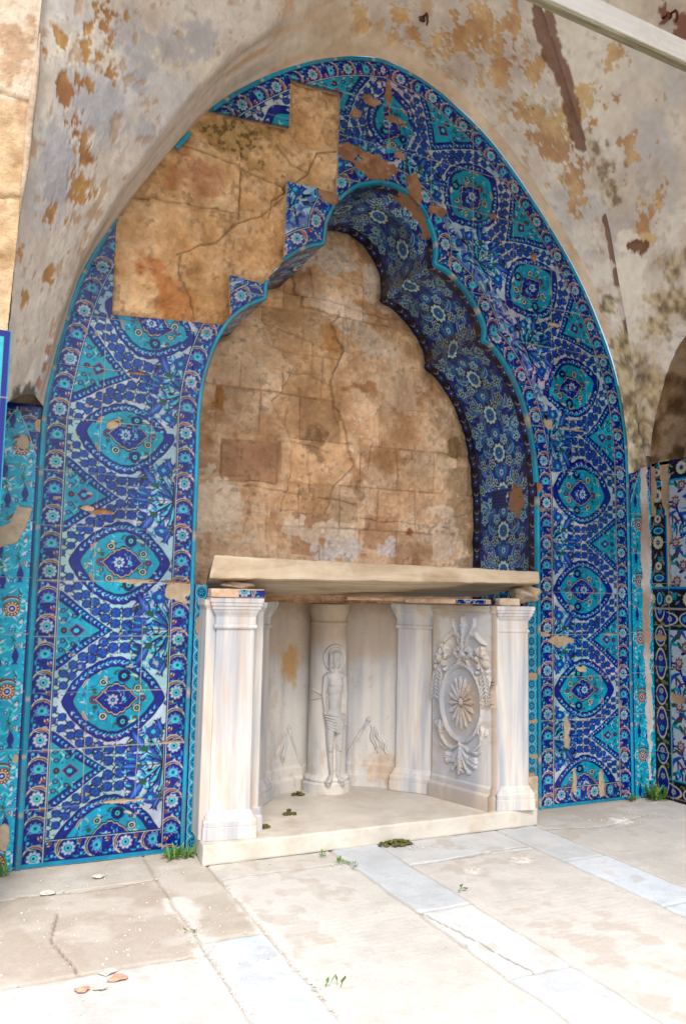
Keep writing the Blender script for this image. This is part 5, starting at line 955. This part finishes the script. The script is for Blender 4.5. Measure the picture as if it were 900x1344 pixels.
    C, n1, n2, n4 = marble_col(U * 1.2, V, 11); C = mixc(C, (.42, .43, .45), .55 * sstep(.012, .026, H) * sstep(.35, .6, n4 + .1)); C = mixc(C, (.50, .38, .26), .7 * sstep(.80, 1.0, V + .25 * (n4 - .5))); C = mixc(C, (.34, .27, .2), .5 * np.clip(np.hypot(*np.gradient(H)) * 45, 0, 1))  # steep flanks of the figure darkened in colour, as crease shade
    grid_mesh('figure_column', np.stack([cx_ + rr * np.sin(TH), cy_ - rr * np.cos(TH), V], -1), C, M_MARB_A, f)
    # carved whips on the curved back
    def back_y(x): return float(np.interp(x, cvx[:, 0], cvx[:, 1]))
    for s_, (x0, z0), (x1, z1), xt in ((-1, (.735, .435), (.845, .185), .70), (1, (1.232, .465), (1.090, .205), 1.275)):
        b = MB(); P = []
        for q in np.linspace(0, 1, 7): x = x0 + (x1 - x0) * q; P.append((x, back_y(x) - .002, z0 + (z1 - z0) * q))
        b.tube(P, [.012] + [.0085] * 5 + [.006]); b.lump((x0, back_y(x0) - .004, z0 + .004), (.017, .012, .017), 5, 2, .1)
        for k in range(5):
            xs_ = x0 + s_ * (.008 + .014 * k); pts = []
            for q in np.linspace(0, 1, 10): x = xs_ + s_ * (.022 * q + .007 * math.sin(q * 9 + k)); pts.append((x, back_y(x) - .003, z0 - .02 - (.015 * k * (1 - q)) - q * (.15 + .02 * math.sin(k * 2))))
            b.tube(pts, [.004, .007, .008, .008, .0085, .0085, .008, .007, .006, .003], 6)
        b.build('carved_whip', M_MARBLE, f, True)
    return f
fountain()

def rough_slab(name, corners, cuts, mat, amp, seed, edge=.010):
    c = [Vector(q) for q in corners]; bm = bmesh.new(); vs = [bm.verts.new(q) for q in c]
    for q in ((0, 1, 3, 2), (4, 6, 7, 5), (0, 4, 5, 1), (2, 3, 7, 6), (0, 2, 6, 4), (1, 5, 7, 3)): bm.faces.new([vs[k] for k in q])
    bmesh.ops.recalc_face_normals(bm, faces=bm.faces)
    bmesh.ops.bevel(bm, geom=list(bm.edges), offset=edge, segments=2, affect='EDGES', profile=.6)
    bmesh.ops.subdivide_edges(bm, edges=[e for e in bm.edges if e.calc_length() > .5], cuts=cuts * 2, use_grid_fill=True)
    bmesh.ops.subdivide_edges(bm, edges=[e for e in bm.edges if .05 < e.calc_length() < .2], cuts=4, use_grid_fill=True)
    W = np.array([v.co[:] for v in bm.verts]); n = fbm(W[:, 0] * 11 + seed, W[:, 2] * 9 + W[:, 1] * 7, 3, 6) - .5; n2 = fbm(W[:, 0] * 11, W[:, 1] * 9 + W[:, 2] * 9 + seed, 5, 6) - .5
    W[:, 2] += amp * n; W[:, 1] += amp * 1.3 * n2
    for v, p in zip(bm.verts, W): v.co = p
    me = bpy.data.meshes.new(name); bm.to_mesh(me); bm.free(); return link(name, me, mat)
o = rough_slab('base_slab', [(.022, -.238, -.004), (1.862, -.246, -.004), (.12, .66, -.004), (1.862, .66, -.004), (.022, -.238, .087), (1.862, -.246, .087), (.12, .66, .084), (1.862, .66, .084)], 26, M_BASESLAB, .006, 2)
tag(o, 'pale stone base slab on the paving under the fountain', 'slab')
o = rough_slab('counter_slab', [(.030, -.155, 1.276), (1.955, -.155, 1.293), (.20, .52, 1.195), (2.0, .52, 1.212), (.055, -.140, 1.386), (1.965, -.140, 1.364), (.21, .53, 1.305), (2.0, .53, 1.285)], 30, M_SLABTOP, .010, 5)
tag(o, 'thick ochre stained marble slab lying across the top of the niche opening', 'slab')

def fragments():
    def chunk(name, c, d, rz, mat, seed, bev=.006, parent=None):
        b = MB(); b.box((0, 0, 0), d, bev=min(bev, min(d) * .3)); bmesh.ops.subdivide_edges(b.bm, edges=list(b.bm.edges), cuts=2, use_grid_fill=True)
        for v in b.bm.verts:
            n = vnoise(np.array(v.co.x * 40 + seed), np.array(v.co.y * 40 + v.co.z * 40), 2) - .5; v.co += v.co.normalized() * float(n) * min(d) * .25
        bmesh.ops.transform(b.bm, matrix=Matrix.Translation(c) @ Matrix.Rotation(rz, 4, 'Z'), verts=b.bm.verts); return b.build(name, mat, parent)
    def glazed(c, w_, h, rz, seed, parent, can):
        X, Z = np.meshgrid(np.arange(-w_ / 2, w_ / 2, .003), np.arange(-h / 2, h / 2, .003)); C = can.sample(np.clip(Z + h / 2 + .02, 0, .09), X + seed); k, l = math.cos(rz), math.sin(rz)
        grid_mesh('glaze', np.stack([c[0] + X * k, c[1] + X * l, c[2] + Z], -1), C, M_TILE, parent, lip=(-l * .01, .01, 0)).matrix_parent_inverse = Matrix.Identity(4)
    o = chunk('tile_fragment', (.165, -.155, 1.207), (.255, .11, .040), -.12, M_BISQUE, 1); tag(o, 'broken tile with cobalt glaze wedged on top of the left front pillar', 'tile fragment'); glazed((.222, -.219, 1.207), .125, .034, -.12, .1, o, draw_bs)
    o = chunk('tile_fragment', (1.455, .03, 1.186), (.50, .07, .026), -.98, M_BISQUE, 4); tag(o, 'long tile fragment with blue flowers lying along the relief panel top', 'tile fragment'); glazed((1.487, -.112, 1.187), .26, .024, -1.22, .3, o, draw_bs)
    o = chunk('clay_strip', (1.16, .33, 1.190), (.36, .08, .018), -.2, M_BISQUE, 6); tag(o, 'thin reddish clay strip under the slab behind the rear pillar', 'tile fragment')
    o = chunk('stone_chip', (1.70, -.20, 1.187), (.12, .08, .040), -.25, M_MORTAR, 8, .01); tag(o, 'small stone chip under the slab on the right front pillar', 'stone')
    b = MB(); b.lump((1.945, -.02, 1.235), (.09, .08, .05), 4, 3); o = b.build('mortar_lump', M_MORTAR, None, True); tag(o, 'rough mortar lump under the right end of the slab', 'mortar')
    b = MB(); b.lump((.19, -.06, 1.243), (.08, .06, .022), 7, 3); o = b.build('mortar_lump', M_MORTAR, None, True); tag(o, 'brown mortar lump under the left end of the slab', 'mortar')
fragments()

# ------------------------------------------------------------------ weeds, moss, rubble
def weed(name, x, y, n, size, label, seed, z=0.0, broad=False):
    rs = random.Random(seed); bm = bmesh.new()
    for i in range(n):
        a = rs.uniform(0, 2 * PI); L = size * rs.uniform(.5, 1.1); lean = rs.uniform(.25, 1.45); w_ = L * (.34 if broad else .16) * rs.uniform(.7, 1.2); prev = None; bx, by = x + rs.uniform(-.4, .4) * size, y + rs.uniform(-.3, .3) * size
        for k in range(6):
            q = k / 5; r = L * q * math.sin(lean); h = L * q * math.cos(lean) * (1 - .35 * q * lean); ww = w_ * math.sin(PI * min(.97, q * .85 + .12)) * (.25 if (broad and q < .45) else 1)
            c = Vector((bx + math.cos(a) * r, by + math.sin(a) * r, z + h)); s_ = Vector((-math.sin(a), math.cos(a), .2)) * ww / 2
            cur = [bm.verts.new(c - s_), bm.verts.new(c + Vector((0, 0, -.12 * ww))), bm.verts.new(c + s_)]
            if prev: bm.faces.new((prev[0], prev[1], cur[1], cur[0])); bm.faces.new((prev[1], prev[2], cur[2], cur[1]))
            prev = cur
    me = bpy.data.meshes.new(name); bm.to_mesh(me); bm.free(); return tag(link(name, me, M_LEAF), label, 'plant')
for x, y, n, s, lab, br in ((-.065, -.075, 34, .085, 'leafy green weed against the left tile panel foot', 0), (-.005, -.085, 26, .07, 'bushy weed in the corner beside the base slab', 0), (2.74, -.03, 22, .075, 'small weed at the foot of the right tiled jamb', 0), (2.93, -.05, 60, .12, 'spreading green weed clump in the right wall corner', 0), (-.80, -.05, 22, .08, 'bright green weed at the far left wall foot', 0), (.093, -1.481, 5, .075, 'lone broad leaved seedling in the paving joint in front', 1), (.945, -.915, 5, .045, 'tiny seedling beside the bluish paving strip', 1), (.575, -.31, 12, .035, 'clover sprigs at the front edge of the base slab', 1), (.615, -.42, 12, .045, 'clover tuft in the paving joint in front of the base slab', 1), (.65, -.50, 7, .035, 'outermost clover sprig along the paving joint', 1), (-.20, -.90, 6, .04, 'dry little weed at the corner of the brown paving slab', 0)):
    weed('weed', x, y, n, s, lab, int((x + 3) * 100), 0, br)
def moss(x, y, z, r, n, lab, seed):
    rs = random.Random(seed); b = MB()
    for i in range(n):
        a, q = rs.uniform(0, 6.3), rs.random() ** .6; s = rs.uniform(.004, .010); b.lump((x + r * q * math.cos(a), y + .45 * r * q * math.sin(a), z + s * .5 + .02 * (1 - q) * rs.random()), (s * 1.5, s, s * .8), i, 1, .5)
    tag(b.build('dried_moss', M_MOSS), lab, 'moss')
moss(.975, -.275, .0, .085, 90, 'clump of dried yellowish moss on the paving before the base slab', 1)
moss(.345, -.075, .087, .05, 40, 'dark moss crumbs beside the left front pillar', 2)
moss(.565, .10, .087, .035, 30, 'dark moss tuft in the middle of the base slab', 3)
moss(.75, .46, .087, .04, 14, 'dark moss crumbs near the foot of the carved column', 4)
def rubble():
    for (x, y), s, m, lab in (((-.498, -1.172), .022, M_PINK, 'larger pink terracotta shard on the brown paving'), ((-.612, -1.209), .017, M_PINK, 'smaller pink terracotta shard near the left edge'), ((-.52, -1.12), .020, M_GRIT, 'long white plaster chip behind the pink shard'), ((-.56, -1.215), .015, M_GRIT, 'white pebble between the two pink shards'), ((-.63, -.34), .022, M_GRIT, 'white plaster chip on the paving below the left tile panel'), ((-.42, -.22), .018, M_GRIT, 'white plaster chip near the foot of the left tile panel')):
        b = MB(); b.lump((x, y, .006), (s * 1.3, s * .8, s * .35), int(s * 1e4) + int(x * 100), 2, .3); tag(b.build('rubble_chip', m), lab, 'chip')
    rs = random.Random(5); V, Fc = [], []
    def bit(x, y, s):
        k = len(V); a = rs.uniform(0, 6)
        for i in range(4): V.append((x + s * math.cos(a + i * 1.57) * rs.uniform(.6, 1.2), y + s * math.sin(a + i * 1.57) * rs.uniform(.6, 1.2), -.001))
        for i in range(4): V.append((x + s * .6 * math.cos(a + i * 1.57), y + s * .6 * math.sin(a + i * 1.57), s * rs.uniform(.4, .9)))
        for i in range(4): j = (i + 1) % 4; Fc.append((k + i, k + j, k + 4 + j, k + 4 + i))
        Fc.append((k + 4, k + 5, k + 6, k + 7))
    for i in range(800):
        x, y = rs.uniform(-1.1, .0), rs.uniform(-1.35, -.08)
        if rs.random() < .75 or y < -.7: bit(x, y, .0010 + .0050 * rs.random() ** 5)
    for i in range(700): bit(-.19 + rs.gauss(0, .02), rs.uniform(-1.7, -.75), .001 + .003 * rs.random() ** 3)
    for i in range(350): bit(.05 + rs.gauss(0, .01), rs.uniform(-1.8, -.45), .0012 + .003 * rs.random() ** 3)
    for x0, y0, r, n in ((1.13, -.72, .03, 60), (1.42, -.68, .035, 80), (1.10, -.36, .05, 90), (2.45, -.32, .12, 120), (.60, -.45, .03, 40)):
        for i in range(n): bit(x0 + rs.gauss(0, r), y0 + rs.gauss(0, r * .6), .0015 + .004 * rs.random() ** 3)
    for i in range(700): bit(rs.uniform(0, 2.8), rs.uniform(-1.7, -.3), .001 + .003 * rs.random() ** 4)
    tag(raw_mesh('white_grit', np.array(V), np.array(Fc), None, M_GRIT), 'white plaster grit scattered over the paving', 'grit', kind='stuff')
rubble()
